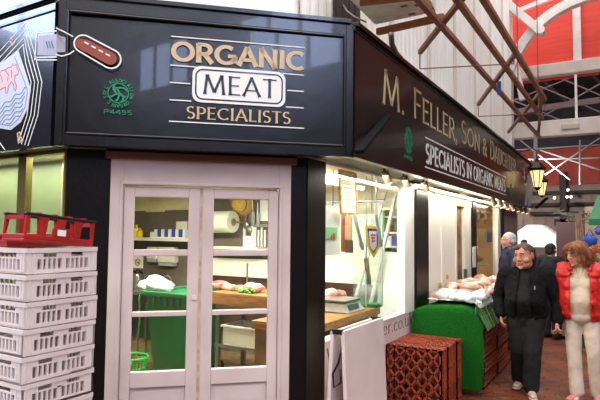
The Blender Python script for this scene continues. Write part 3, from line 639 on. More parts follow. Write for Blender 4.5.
# white wall band and dark tiles at right
za, zb = 1.36, 1.12
mb = MB(); mb.box((-5.6, BW-.012, 1.10), (-2.245, BW, 1.36)); struct(mb, 'trim_18', mat('white_wall_band', (226, 226, 214), .5), 'white band along the inside back wall')
mb = MB(); mb.box((-5.6, BW-.008, .3), (-2.9, BW, 1.10)); struct(mb, 'trim_19', mat('dark_brown_tiles', (78, 56, 44), .4, (58, 42, 36), 9), 'dark brown tiles low on the inside back wall')
mb = MB(); mb.box((-3.6, BW-.012, 1.36), (-2.245, BW, 2.345)); struct(mb, 'trim_20', mat('pale_wall_panel', (222, 218, 196), .5), 'pale panel on the inside back wall behind the side window')
# shelf and things on it (left door)
sh = pbox('wall_shelf', 118, 238, 200, 241, BY-.3, .28, mat('white_shelf', (206, 204, 196), .4), 'long white wall shelf seen through the left door', 'shelf')
t = thing('paper_banner', 'cream papers pinned in a row along the top of the back wall', 'paper')
for i, (a, b, dy) in enumerate(((126, 146, 0), (146, 165, 1), (165, 190, -1))): pbox('sheet', a, 190, b, 211+dy, BW-.02-i*.004, .003, mat('cream_paper', (226, 216, 176), .7, (206, 196, 156), 4), None, None, 0, parent=t)
y = BY-.2; zs = W(150, 237.6, y=y).z
for i, (px, w_, h_, c, lab) in enumerate(((133, .05, .17, (70, 160, 110), 'green bottle'), (136.5, .05, .2, (225, 200, 60), 'yellow bottle at the left end'), (140, .05, .15, (215, 190, 40), 'short yellow bottle'))):
    x = W(px, 230, y=y).x; mb = MB(); mb.lathe((x, y, zs), [(w_, 0), (w_, h_*.65), (w_*.4, h_*.8), (w_*.4, h_)], 12); o = mb.build('bottle', mat('bottle_%d' % i, c, .3), smooth=False); tag(o, lab+' on the wall shelf seen through the left door', 'bottle')
t = thing('tray', 'pale tray of blue topped packets on the wall shelf', 'tray')
a, b = W(157, 237.6, y=y), W(189, 237.6, y=y); mb = MB(); mb.box((a.x, y-.09, zs), (b.x, y+.1, zs+.015)); mb.build('body', mat('pale_tray', (222, 224, 226), .4), t)
for k in range(9): x = a.x+(b.x-a.x)*(k+.5)/9; mb = MB(); mb.box((x-.028, y-.075, zs+.015), (x+.028, y+.08, zs+.13)); mb.build('packet', mat('navy_packet', (56, 62, 120), .5) if k % 2 else mat('pale_packet', (200, 206, 222), .5), t, bevel=.004)
pbox('carton', 176, 221.5, 187, 229.4, y-.03, .1, mat('grey_carton', (190, 184, 170), .6), 'small grey carton on top of the tray of packets', 'carton')
pbox('stand', 150, 232, 157, 238, y, .1, mat('white_box', (224, 222, 214), .5), 'small white box beside the tray of packets', 'box')
# dispensers, sign, kettle, taps
for i, (a, b, c_, d, lab) in enumerate(((146, 247, 156, 262, 'narrow white soap dispenser below the wall shelf'), (157, 247, 174, 266, 'wide white paper towel dispenser below the wall shelf'))):
    t = thing('dispenser', lab, 'dispenser'); pbox('cover', a, b, c_, d-3, BY-.12, .115, mat('dispenser_white', (205, 203, 192), .4), None, None, .02, parent=t); pbox('tray', a+1, d-3, c_-1, d, BY-.1, .09, mat('dispenser_grey', (168, 166, 158), .4), None, None, .005, parent=t)
t = thing('no_smoking_sign', 'square no smoking sign on the back wall above the kettle', 'sign')
a, b = B(132, 257, BW-.01), B(143, 267.5, BW-.01); pbox('plate', 131.5, 256, 143, 268, BW-.006, .004, wht, None, None, 0, parent=t)
cx, cz, rr = (a.x+b.x)/2, (a.z+b.z)/2, .052
fr = lambda u, v, o_: V((cx+u, BW-.006-o_, cz+v))
mb = MB(); strokes(mb, fr, [arc(0, 0, rr, rr, 0, 360, 20), [(-rr*.7, rr*.7), (rr*.7, -rr*.7)]], .013, 1, 0, .001, .003); mb.build('red_ring', mat('sign_red', (200, 36, 36), .5), t)
mb = MB(); strokes(mb, fr, [[(-.03, -.008), (.03, -.008)], [(.02, .002), (.026, .02)]], .009, 1, 0, 0, .0012); mb.build('cigarette', black, t)
# worktop under
bx('worktop', (-7.6, BY-.62, .80), (-5.0, BY-.01, .85), mat('steel_worktop', (120, 118, 112), .35, metal=.6), 'steel worktop along the back wall behind the wheelie bin', 'worktop')
mb = MB(); kx = W(138, 280, y=BY-.35).x; ky = BY-.35
t = thing('kettle', 'brushed steel jug kettle behind the green bin', 'kettle')
mb.lathe((kx-.02, ky, .85), [(.105, 0), (.11, .02), (.085, .2), (.078, .25)], 20); mb.build('body', metal, t, smooth=True)
mb = MB(); mb.lathe((kx-.02, ky, 1.10), [(.08, 0), (.06, .03), (.015, .035), (.015, .055)], 16); mb.build('lid', black, t, smooth=True)
mb = MB(); mb.tube([(kx+.05, ky, 1.1), (kx+.13, ky, 1.1), (kx+.15, ky, 1.0), (kx+.12, ky, .92), (kx+.08, ky, .9)], .013); mb.build('handle', black, t, smooth=True)
mb = MB(); mb.hull((kx-.1, ky, 1.06), .02, (kx-.14, ky, 1.08), .01); mb.build('spout', metal, t, smooth=True)
for i, px in enumerate((158, 171)):
    x = W(px, 280, y=BY-.3).x; mb = MB(); mb.tube([(x, BY-.3, .85), (x, BY-.3, 1.03), (x-.03, BY-.33, 1.08), (x-.08, BY-.36, 1.07), (x-.1, BY-.37, 1.0)], .012); tag(mb.build('tap', metal, smooth=True), ('left', 'right')[i]+' swan neck tap behind the wheelie bin', 'tap')
# wheelie bin
gb = mat('green_bin_plastic', (38, 124, 74), .3, (32, 112, 64), 3, bump=.05, bscale=90)
t = thing('wheelie_bin', 'green wheelie bin standing inside the left door', 'bin')
x0, x1, y0 = W(142, 300, y=4.75).x, W(191, 300, y=4.75).x, 4.75
mb = MB(); mb.hexa([(x0+.1, y0+.09, .06), (x1-.1, y0+.09, .06), (x1-.1, y0+.6, .06), (x0+.1, y0+.6, .06), (x0+.02, y0+.02, 1.0), (x1-.02, y0+.02, 1.0), (x1-.02, y0+.7, 1.0), (x0+.02, y0+.7, 1.0)]); mb.build('body', gb, t, bevel=.04, segs=3)
mb = MB(); mb.box((x0-.02, y0-.02, .975), (x1+.02, y0+.03, 1.03)); mb.box((x0-.02, y0+.7, .975), (x1+.02, y0+.74, 1.03)); mb.box((x0-.02, y0+.03, .975), (x0+.03, y0+.7, 1.03)); mb.box((x1-.03, y0+.03, .975), (x1+.02, y0+.7, 1.03)); mb.build('rim', gb, t, bevel=.012)
mb = MB()
for i in range(5): x = x0+.18+i*.1; mb.box((x, y0-.015, .87), (x+.02, y0+.03, .975))
mb.build('ribs', gb, t, bevel=.003)
for x in (x0+.06, x1-.1): mb = MB(); mb.cyl((x, y0+.6, .09), (x+.05, y0+.6, .09), .09, n=20); mb.build('wheel', mat('black_rubber', (20, 20, 20), .7), t)
mb = MB(); mb.tube([(x0-.02, y0+.0, 1.0), (x0-.035, y0-.01, .93), (x0-.03, y0, .7), (x0-.06, y0, .45), (x0-.04, y0, .25)], .012); mb.build('cord', mat('green_cord', (50, 150, 80), .4), t, smooth=True)
# crumpled white bag on the bin
def crumple(mb, c, r, seed, amp=.35, fr=6, sub=3):
    n0 = len(mb.bm.verts); mb.ell(c, r, sub); mb.bm.verts.ensure_lookup_table()
    for v in mb.bm.verts[n0:]:
        d = v.co-V(c); k = 1+amp*noise.noise(v.co*fr+V((seed, 0, 0)))+amp*.6*noise.noise(v.co*fr*2.7+V((0, seed, 0))); v.co = V(c)+d*k
bagm = mat('crumpled_white_bag', (226, 226, 222), .35, (200, 202, 204), 9, bump=.3, bscale=30)
mb = MB(); crumple(mb, (W(152, 285, y=4.9).x, 4.98, 1.07), (.23, .16, .10), 3, .5, 9); tag(mb.build('plastic_bag', bagm, smooth=True), 'crumpled white plastic bag heaped on the green wheelie bin', 'bag')
# green basket low left
def basket(c, r0_, r1_, h, m, n=14):
    mb = MB()
    for k in range(4): z = h*k/3; r = r0_+(r1_-r0_)*k/3; mb.tube([(c[0]+r*math.cos(2*PI*i/n), c[1]+r*math.sin(2*PI*i/n), c[2]+z) for i in range(n+1)], .008 if k < 3 else .014, 6)
    for i in range(n): a = 2*PI*i/n; mb.bar((c[0]+r0_*math.cos(a), c[1]+r0_*math.sin(a), c[2]), (c[0]+r1_*math.cos(a), c[1]+r1_*math.sin(a), c[2]+h), .012)
    mb.cyl((c[0], c[1], c[2]), (c[0], c[1], c[2]+.01), r0_, n=n); return mb
bc = W(130, 372, y=4.35)
mb = basket((bc.x, 4.35, .02), .13, .19, .33, None); tag(mb.build('basket', mat('bright_green_plastic', (40, 170, 70), .4), smooth=False), 'bright green plastic basket on the floor left of the wheelie bin', 'basket')
mb = MB(); mb.tube([(x0-.1, y0+.2, .02), (x0-.08, y0+.15, .5), (x0-.05, y0+.12, .86)], .012); mb.cyl((x0-.1, y0+.2, .02), (x0-.1, y0+.2, .05), .08, n=12); tag(mb.build('mop_stick', mat('green_stick', (40, 140, 72), .4), smooth=False), 'green stick leaning against the wheelie bin', 'stick')
# right door: roll, hat, utensils, papers
t = thing('paper_roll', 'big white paper roll on the wall seen through the right door', 'roll')
y = BY-.25; a, b = W(211, 222, y=y), W(232, 222, y=y); zt, zb_ = W(222, 211, y=y).z, W(222, 233, y=y).z; rr = (zt-zb_)/2; zc = (zt+zb_)/2
mb = MB(); mb.cyl((a.x-.25, y+.06, zc), (b.x-.02, y+.06, zc), rr, n=28); mb.build('roll', mat('paper_white', (214, 216, 200), .7), t, bevel=.02, smooth=False)
mb = MB(); mb.cyl((b.x-.022, y+.06, zc), (b.x-.015, y+.06, zc), rr*.35, n=16); mb.bar((b.x, y+.06, zc), (b.x, BY, zc), .02); mb.build('core', mat('cardboard', (150, 130, 100), .7), t)
hx_, hz_ = W(240, 200, y=BY-.06).x, W(240, 203, y=BY-.06).z
t = thing('straw_hat', 'yellow straw hat with a brown band hung high on the wall', 'hat')
mb = MB(); mb.bm.free(); mb.bm = bmesh.new(); 
for zz, pr, mt, nm in ((0, [(.20, 0), (.205, .006), (.13, .02), (.11, .09), (.07, .11), (.01, .112)], mat('straw', (214, 180, 96), .8, (190, 154, 78), 40), 'hat_body'), (0, [(.128, .024), (.124, .05), (.119, .05)], mat('hat_band', (110, 74, 44), .7), 'hat_band')):
    mb = MB(); mb.lathe((0, 0, 0), pr, 24); mb.bm.transform(Matrix.Translation((hx_, BY-.03, hz_)) @ Matrix.Rotation(PI/2+.15, 4, 'X')); mb.build(nm, mt, t, smooth=True)
for i, (px, py0, py1, kind) in enumerate(((246, 214, 228, 'ladle'), (253, 200, 226, 'knife'), (258, 202, 226, 'cleaver'), (249, 224, 232, 'whisk'))):
    y = BY-.03; a, b = W(px, py0, y=y), W(px, py1, y=y); mb = MB(); mb.bar(a, a+(b-a)*.5, .02); 
    if kind in ('ladle', 'whisk'): mb.ell(a+(b-a)*.8, (.05, .02, .06), 2)
    else: mb.box((b.x-.025, y-.004, b.z), (b.x+.03, y+.004, a.z-(a.z-b.z)*.45))
    tag(mb.build(kind, metal), 'steel %s hanging on the wall seen through the right door' % kind, kind)
pbox('notice', 243, 226, 254, 252, BW-.01, .005, mat('notice_paper', (222, 226, 226), .6), 'white notice with a dark picture on the wall behind the right door', 'notice', 0)
pbox('notice', 260, 199, 268, 221, BW-.01, .005, MATS['notice_paper'], 'white sheet high on the wall at the right edge of the right door', 'notice', 0)
pbox('picture', 245.5, 229, 251, 236, BW-.014, .003, mat('dark_picture', (110, 84, 96), .6), 'small dark picture on the white notice', 'picture', 0)
t = thing('pegboard_tools', 'white rack of white handled tools on the wall', 'rack'); 
for k in range(4): pbox('tool', 254+k*3.2, 227+(k % 2)*3, 256+k*3.2, 247, BY-.03, .02, mat('tool_white', (200, 202, 198), .5), None, None, .004, parent=t)
pbox('rail', 253, 224, 268, 227, BY-.03, .028, metal, None, None, parent=t)
bx('wall_shelf', (-5.5, BY-.3, 1.50), (-4.25, BY-.02, 1.53), MATS['white_shelf'], 'white wall shelf seen through the right door above the white band', 'shelf')
pbox('tray', 214, 246.5, 238, 249.5, BY-.28, .2, mat('flat_tray', (196, 196, 184), .4), 'flat pale tray on the shelf behind the right door', 'tray')
# butcher block and meat
t = thing('butchers_block', 'thick wooden butcher block on a steel frame inside the right door', 'table')
y0 = 5.0; x0 = -4.13; x1 = W(272, 300, y=5.0).x
mb = MB(); mb.box((x0, y0, .90), (x1, y0+.62, 1.05)); mb.build('top', wood, t, bevel=.012)
for x in (x0+.06, x1-.06):
    for yy in (y0+.06, y0+.56): mb = MB(); mb.box((x-.025, yy-.025, .02), (x+.025, yy+.025, .9)); mb.build('leg', metal, t)
mb = MB(); mb.box((x0+.04, y0+.04, .84), (x1-.04, y0+.58, .90)); mb.build('under_frame', mat('grey_frame', (130, 134, 130), .4), t)
mb = MB(); mb.box((x0+.03, y0+.03, .42), (x1-.03, y0+.6, .45)); mb.build('lower_shelf', MATS['grey_frame'], t)
meat = mat('raw_red_meat', (150, 52, 46), .3, (214, 168, 150), 7, coat=.3); meat2 = mat('pink_meat', (198, 104, 92), .3, (226, 186, 168), 9, coat=.3)
mspec = [(218, 287, .14, 'long joint of red meat with white fat at the left of the block'), (231, 285, .10, 'small piece of red meat in the middle of the block'), (240, 287, .10, 'pale fatty joint in the middle of the block'), (256, 285, .15, 'large dark red joint at the right of the block'), (249, 289, .09, 'flat piece of meat at the front of the block')]
for i, (px, py, r, lab) in enumerate(mspec):
    x = W(px, py, y=y0+.25).x; mb = MB(); crumple(mb, (x, y0+.25-.02*i, 1.05+r*.35), (r, r*.6, r*.4), i*3.1, .35, 9); tag(mb.build('meat_joint', (meat, meat2)[i % 2], smooth=True), lab, 'meat')
mb = MB(); x = W(247, 291, y=y0+.12).x; random.seed(3)
for k in range(26): a = random.uniform(0, 6.28); rr = random.uniform(.01, .1); mb.ell((x+rr*math.cos(a)*1.3, y0+.1+rr*math.sin(a)*.5, 1.06+random.uniform(0, .03)), (.03, .02, .014), 1, Matrix.Rotation(a, 4, 'Z'))
tag(mb.build('herb_bunch', mat('parsley_green', (52, 130, 36), .6, (92, 170, 60), 30)), 'bunch of green herbs at the front of the butcher block', 'herbs')
mb = MB(); c = W(247, 285, y=5.5); mb.cyl((c.x, 5.5, 1.05), (c.x, 5.5, 1.36), .01, n=8); mb.box((c.x-.04, 5.46, 1.05), (c.x+.04, 5.54, 1.07)); tag(mb.build('meat_hook_stand', metal), 'thin upright steel rod standing on the butcher block', 'rod')
t = thing('plastic_tray', 'deep white plastic tray on the shelf below the butcher block', 'tray')
a, b = W(219, 330, y=4.95), W(254, 330, y=4.95); zt = .68
mb = MB(); ya = 5.02; mb.box((a.x, ya, .452), (b.x, ya+.4, .47)); mb.box((a.x, ya, .47), (b.x, ya+.015, zt)); mb.box((a.x, ya+.385, .47), (b.x, ya+.4, zt)); mb.box((a.x, ya+.015, .47), (a.x+.015, ya+.385, zt)); mb.box((b.x-.015, ya+.015, .47), (b.x, ya+.385, zt)); mb.build('tub', mat('tray_white', (222, 224, 220), .4), t, bevel=.01)
mb = MB(); mb.box((a.x-.02, ya-.02, zt-.02), (b.x+.02, ya+.0, zt)); mb.box((a.x-.02, ya, zt-.02), (a.x, ya+.42, zt)); mb.box((b.x, ya, zt-.02), (b.x+.02, ya+.42, zt)); mb.build('rim', MATS['tray_white'], t)
bx('cupboard', (-3.12, 4.55, .02), (-2.98, 4.95, .88), wood, 'wooden cupboard end behind the right door below the block', 'cupboard')

# window counter with scale
t = thing('shop_counter', 'wooden counter behind the side window', 'counter')
mb = MB(); mb.box((-2.92, 4.1, .87), (-2.28, 5.62, .945)); mb.build('top', wood, t, bevel=.008)
mb = MB(); mb.box((-2.89, 4.12, .02), (-2.33, 5.58, .87)); mb.build('cabinet', mat('old_wood_cabinet', (128, 96, 60), .6, (96, 70, 44), 5), t)
mb = MB(); c = W(369, 318, x=-2.325); mb.ell(c, .018); mb.build('knob', mat('white_knob', (220, 215, 205), .3), t)
bx('counter_strip', (-3.0, 5.50, .947), (-2.27, 5.66, .985), mat('grass_strip', (30, 110, 50), .8, (20, 86, 38), 40), 'green imitation grass strip at the far end of the window counter', 'strip')
t = thing('weighing_scale', 'white electronic weighing scale on the window counter', 'scale')
sx0, sy0 = -2.70, 4.92
mb = MB(); mb.hexa([(sx0, sy0, .95), (sx0+.36, sy0, .95), (sx0+.36, sy0+.42, .95), (sx0, sy0+.42, .95), (sx0+.03, sy0+.02, 1.04), (sx0+.30, sy0+.02, 1.04), (sx0+.30, sy0+.40, 1.04), (sx0+.03, sy0+.40, 1.04)]); mb.build('housing', mat('scale_white', (214, 218, 212), .4), t, bevel=.01)
mb = MB(); mb.box((sx0-.0, sy0, 1.055), (sx0+.33, sy0+.40, 1.07)); mb.build('pan', metal, t, bevel=.004)
mb = MB(); mb.box((sx0+.1, sy0+.12, 1.035), (sx0+.2, sy0+.28, 1.056)); mb.build('pan_support', dmetal, t)
mb = MB(); mb.hexa([(sx0+.341, sy0+.06, .985), (sx0+.352, sy0+.06, .97), (sx0+.352, sy0+.3, .97), (sx0+.341, sy0+.3, .985), (sx0+.322, sy0+.06, 1.025), (sx0+.335, sy0+.06, 1.02), (sx0+.335, sy0+.3, 1.02), (sx0+.322, sy0+.3, 1.025)]); mb.build('display', mat('scale_display', (86, 100, 96), .3), t)
for i, (dx, dy, r) in enumerate(((-.02, .0, .09), (-.12, .14, .085), (.0, .2, .08), (-.2, .02, .08), (-.1, -.05, .07), (-.18, .26, .09), (-.04, .34, .08))):
    mb = MB(); crumple(mb, (-2.72+dx*.7, 5.34+dy*.6, .95+r*.7+(.06 if i < 3 else 0)), (r*1.1, r, r*.7), 20+i*2.3, .35, 10); tag(mb.build('meat_joint', (meat2, meat)[i % 3 == 2], smooth=True), 'pinkish joint of meat in the heap behind the weighing scale', 'meat', 'meat heap behind the weighing scale')
mb = MB(); crumple(mb, (-2.5, 4.26, .975), (.13, .12, .03), 5, .5, 14); tag(mb.build('wrapping_paper', mat('blue_white_paper', (222, 226, 236), .6, (120, 140, 190), 14, lo=.55, hi=.7), smooth=True), 'crumpled blue and white wrapping at the near end of the window counter', 'paper')
gl2 = glass_mat('counter_glass', (.88, .95, .92), 1.4, milky=.08)
t = thing('glass_screen', 'upright glass screen at the far end of the window counter', 'screen')
for i, (px0, px1, yy) in enumerate(((353, 366, 5.3), (366, 382, 5.45))):
    a, b = W(px0, 270, y=yy), W(px1, 270, y=yy); mb = MB(); mb.box((a.x, yy, .99), (b.x, yy+.008, 1.95)); mb.build('pane', gl2, t)
    mb = MB(); mb.box((b.x-.006, yy-.004, .985), (b.x+.006, yy+.012, 1.95)); mb.build('edge', mat('glass_edge_green', (150, 185, 165), .3), t)
# notice in the window
t = thing('framed_notice', 'large notice in a tan wooden frame hanging inside the side window', 'notice')
A = [W(338, 170, x=-2.3), W(354, 174, x=-2.3), W(356, 214, x=-2.3), W(340, 213, x=-2.3)]
def quadprism(mb, Q, n, d): mb.hexa([*[q for q in Q], *[q+n*d for q in Q]])
mb = MB(); quadprism(mb, A, V((1, 0, 0)), .012); mb.build('paper', mat('notice_cream', (246, 242, 222), .6), t)
mb = MB(); cen = sum(A, V())/4
for p, q in zip(A, A[1:]+A[:1]): mb.bar(p+V((.012, 0, 0)), q+V((.012, 0, 0)), .03, .02)
mb.build('frame', mat('tan_frame', (206, 170, 112), .5), t)
mb = MB()
for k in range(9):
    f = .12+k*.09; a = A[0].lerp(A[3], f).lerp(A[1].lerp(A[2], f), .18); b = A[0].lerp(A[3], f).lerp(A[1].lerp(A[2], f), .82); mb.bar(a+V((.014, 0, 0)), b+V((.014, 0, 0)), .004, .008)
mb.build('printed_lines', mat('faint_print', (196, 192, 176), .6), t)
mb = MB()
for p in A[:2]: mb.cyl(p, (p.x, p.y, 2.345), .004, n=6)
mb.build('cord', dmetal, t)
# white sheet with green leaflet at left of window
t = thing('hanging_sheet', 'white sheet hanging at the left edge of the side window with a green leaflet', 'sheet')
mb = MB(); a, b = W(327, 230, x=-2.35), W(340, 230, x=-2.35); mb.box((-2.36, a.y-.3, W(333, 255, x=-2.35).z), (-2.35, b.y, 2.0)); mb.build('sheet', mat('bright_sheet', (236, 238, 230), .6), t)
mb = MB(); a, b = W(324, 227, x=-2.34), W(337, 239, x=-2.34); mb.box((-2.345, a.y, b.z), (-2.338, b.y, a.z)); mb.build('leaflet', mat('mint_leaflet', (140, 205, 150), .6), t)
mb = MB(); c = W(334, 236, x=-2.335); mb.ell(c, (.004, .025, .03)); mb.ell(c+V((0, -.05, -.01)), (.004, .015, .02)); mb.build('leaflet_picture', mat('leaflet_red', (196, 90, 80), .6), t)
mb = MB(); mb.cyl((-2.355, b.y-.28, 2.0), (-2.355, b.y-.28, 2.345), .004, n=6); mb.cyl((-2.355, b.y-.06, 2.0), (-2.355, b.y-.06, 2.345), .004, n=6); mb.build('cord', dmetal, t)
# brown hanging items, tongs
for nm, px0, py0, px1, py1, m_, lab in (('salami_board', 341, 214, 345, 252, mat('red_brown_board', (130, 62, 40), .5), 'narrow red brown board hanging below the framed notice'), ('leather_pouch', 345, 216, 351, 240, mat('tan_leather', (190, 150, 120), .6), 'tan leather strip hanging below the framed notice'), ('dark_panel', 345, 240, 352, 253, mat('dark_brown_box', (84, 54, 38), .6), 'dark brown box low in the side window under the tan strip')):
    yy = 5.0; a, b = W(px0, py0, y=yy), W(px1, py1, y=yy); mb = MB(); mb.box((a.x, yy, b.z), (b.x, yy+.03, a.z)); mb.cyl(((a.x+b.x)/2, yy+.015, a.z), ((a.x+b.x)/2, yy+.015, 2.345), .004, n=6); tag(mb.build(nm, m_, bevel=.004), lab, nm.replace('_', ' '))
for i, (p, q) in enumerate((((354, 214), (361, 243)), ((376, 215), (380, 240)))):
    yy = 5.1; a, b = W(*p, y=yy), W(*q, y=yy); mb = MB(); mb.cyl(a, b, .016, n=10); mb.cyl(a, (a.x, a.y, 2.345), .004, n=6); mb.cyl(b, b+(b-a).normalized()*.07, .024, .018, n=10); tag(mb.build('sharpening_steel', mat('grey_blue_steel', (130, 142, 150), .35, metal=.5), smooth=False), 'grey tube hanging to the %s of the pennant' % ('left', 'right')[i], 'tube')
# A-shaped ladder
t = thing('step_ladder', 'pale step ladder standing inside the side window', 'ladder')
for p, q in (((386, 190), (372, 240)), ((396, 193), (383, 250))):
    yy = 6.05; mb = MB(); a, b = W(*p, y=yy), W(*q, y=yy); b = a+(b-a)*((a.z-.03)/(a.z-b.z)); mb.bar(a, b, .05, .03); mb.build('rail', mat('pale_ladder', (206, 208, 196), .4), t)
a0_, b0_ = W(386, 190, y=6.05), W(372, 240, y=6.05); a1_, b1_ = W(396, 193, y=6.05), W(383, 250, y=6.05)
for k in range(7):
    z = .35+k*.28; f0 = (a0_.z-z)/(a0_.z-b0_.z); f1 = (a1_.z-z)/(a1_.z-b1_.z); mb = MB(); mb.bar(a0_+(b0_-a0_)*f0, a1_+(b1_-a1_)*f1, .03, .02); mb.build('rung', MATS['pale_ladder'], t)
# shelf unit at far inside with items
t = thing('shelf_unit', 'green sided shelf unit against the back wall inside the side window', 'shelves')
yy = BY-.25; xa, xb = W(383, 230, y=yy).x, W(404, 230, y=yy).x
zc0 = W(392, 252, y=BY-.25).z; bx('cupboard', (W(383, 230, y=BY-.25).x-.05, BY-.3, .02), (-2.26, BY-.03, zc0-.001), mat('white_cupboard', (226, 228, 222), .5), 'tall white cupboard under the green sided shelf unit inside the side window', 'cupboard')
for x in (xa, xb-.02): mb = MB(); mb.box((x, yy, zc0), (x+.02, yy+.22, 2.05)); mb.build('side', mat('green_side', (118, 152, 108), .5), t)
for py in (216, 232, 246): z = W(392, py, y=yy).z; mb = MB(); mb.box((xa+.02, yy, z-.02), (xb-.02, yy+.22, z)); mb.build('shelf', white, t)
for i, (px, w_, h_, c, sh_, lab) in enumerate(((387, .06, .09, (210, 120, 60), 232, 'orange tub on the middle shelf of the green sided unit'), (396, .08, .12, (70, 110, 80), 232, 'dark green box on the middle shelf'), (387, .09, .12, (214, 218, 228), 246, 'pale folded cloth on the lowest shelf'), (394, .08, .13, (70, 90, 170), 246, 'blue box on the lowest shelf'), (400, .06, .1, (150, 130, 150), 246, 'mauve packet at the end of the lowest shelf'))):
    z = W(392, sh_, y=yy).z; x = W(px, 230, y=yy).x; bx('box', (x-w_/2, yy+.03, z+.001), (x+w_/2, yy+.15, z+h_), mat('box_%d' % i, c, .5), lab, 'box')
# meat rail and strip lights under the shop ceiling
t = thing('meat_rail', 'steel meat rail with hooks under the shop ceiling', 'rail'); yy = 5.9
mb = MB(); mb.cyl((-3.6, yy, 2.12), (-2.35, yy, 2.12), .018, n=10); mb.cyl((-3.5, yy, 2.12), (-3.5, yy, 2.345), .01, n=6); mb.cyl((-2.45, yy, 2.12), (-2.45, yy, 2.345), .01, n=6); mb.build('bar', metal, t)
for k in range(5): x = -3.3+k*.2; mb = MB(); mb.tube([(x, yy, 2.14), (x+.02, yy-.02, 2.13), (x, yy-.02, 2.08), (x, yy-.02, 2.02), (x+.025, yy-.03, 1.99), (x+.03, yy-.03, 2.02)], .005, 6); mb.build('hook', metal, t, smooth=True)
tube_m = mat('strip_light_glow', (255, 255, 248), .4, emit=(255, 250, 235), es=6)
for i, (a, b, lab) in enumerate((((-2.55, 4.1), (-2.55, 5.3), 'near strip light under the shop ceiling by the side window'), ((-2.75, 5.0), (-2.75, 6.2), 'second strip light under the shop ceiling, toward the back wall'), ((-5.6, 4.4), (-4.4, 4.4), 'strip light under the shop ceiling behind the double doors'))):
    t = thing('strip_light', lab, 'light'); mb = MB(); mb.bar((*a, 2.33), (*b, 2.33), .08, .03); mb.build('batten', white, t); mb = MB(); mb.cyl((*a, 2.295), (*b, 2.295), .018, n=10); mb.build('tube', tube_m, t)
# pennant crest
t = thing('pennant', 'shield shaped pennant with a yellow border and red and blue crest hanging in the window', 'pennant')
PX = -2.22
pen = [(365.5, 227), (377.5, 227.5), (377.8, 247), (372.5, 256), (367.5, 247)]
fr = lambda a, b, o_: V((PX+o_, a, b))
def S_(p): q = W(*p, x=PX); return (q.y, q.z)
mb = MB(); mb.prism(fr, [S_(p) for p in pen], 0, .01); mb.build('backing', mat('pennant_blue', (42, 66, 120), .6), t)
mb = MB(); P = [S_(p) for p in pen]; strokes(mb, fr, [P+[P[0]]], .035, 1, 0, .01, .016); mb.build('border', mat('pennant_yellow', (232, 186, 40), .6), t)
mb = MB(); inner = [(368, 231), (375.5, 231.5), (375.6, 246), (372.3, 251), (369, 246)]; mb.prism(fr, [S_(p) for p in inner], .01, .013); mb.build('field', mat('pennant_white', (226, 232, 245), .6), t)
mb = MB()
for p, q in (((369.5, 235), (374.5, 235.3)), ((370, 238), (374, 238.2)), ((370.5, 241), (374, 241)), ((371, 232.5), (371.2, 243))): strokes(mb, fr, [[S_(p), S_(q)]], .02, 1, 0, .013, .015)
mb.build('crest', mat('pennant_red', (214, 84, 90), .6), t)
mb = MB(); c = S_((371.5, 227)); mb.cyl(fr(*c, .005), V((PX+.005, c[0], 2.345)), .003, n=6); mb.build('cord', dmetal, t)
mb = MB(); a, b = W(366, 258, x=-2.3), W(369, 285, x=-2.3); mb.bar(a, b, .05, .02); mb.cyl(a, (a.x, a.y, 2.345), .003, n=6); tag(mb.build('hanging_knife', mat('dull_olive', (122, 122, 96), .5), bevel=.004), 'dull olive strap hanging just below the pennant', 'strap')

# ================================================================== far window bay
random.seed(11)
t = thing('bay_shelf', 'stepped cream display shelf in the far side window', 'shelf')
for k, z in enumerate((.80, 1.15, 1.5)): mb = MB(); mb.box((-2.9+.0*k, 9.7, z-.02), (-2.3, 11.4, z)); mb.build('board', creamw, t)
mb = MB(); mb.box((-2.93, 9.7, .02), (-2.9, 11.4, 1.6)); mb.build('back', mat('warm_back', (206, 160, 104), .6), t)
hamc = [(176, 106, 64), (206, 150, 92), (150, 80, 48), (226, 190, 140)]
for k in range(15):
    yy = 9.85+(k % 5)*.36; z = (.80, 1.15, 1.5)[k//5]; r = random.uniform(.08, .12); mb = MB(); crumple(mb, (-2.5, yy, z+r*.8), (r*.9, r, r*.6), k, .25, 8, 2)
    tag(mb.build('cooked_meat', mat('cooked_%d' % (k % 4), hamc[k % 4], .4), smooth=True), 'brown cooked joint on the %s display shelf in the far side window' % ('lowest', 'middle', 'top')[k//5], 'meat', 'cooked joints in the far side window')
for k in range(9):
    yy = 9.7+k*.2; h = random.uniform(.2, .4); z = 2.28; mb = MB(); mb.cyl((-2.33, yy, 2.34), (-2.33, yy, z-.05), .004, n=6); crumple(mb, (-2.33, yy, z-h*.6), (.05, .06, h*.5), k*2, .3, 7, 2)
    tag(mb.build('hanging_sausage', mat('hang_%d' % (k % 3), ((120, 96, 84), (170, 130, 100), (90, 76, 72))[k % 3], .5), smooth=True), 'hanging string of dried meat at the top of the far side window', 'sausage', 'dried meats hanging in the far side window')
for nm, p, q, c, lab in (('poster', (487, 232), (492, 242), (70, 110, 170), 'blue poster inside the far side window'), ('poster', (478, 228), (486, 248), (222, 190, 130), 'yellowish poster inside the far side window'), ('price_card', (472.5, 247), (476, 267), (240, 236, 226), 'tall white price card on the black pier by the far window')):
    x_ = -2.2 if nm == 'poster' else -2.1; a, b = W(*p, x=x_), W(*q, x=x_); mb = MB(); mb.box((x_-.004, a.y, b.z), (x_, b.y, a.z)); tag(mb.build(nm, mat('card_%d_%d' % (c[0], c[1]), c, .5)), lab, nm.replace('_', ' '))
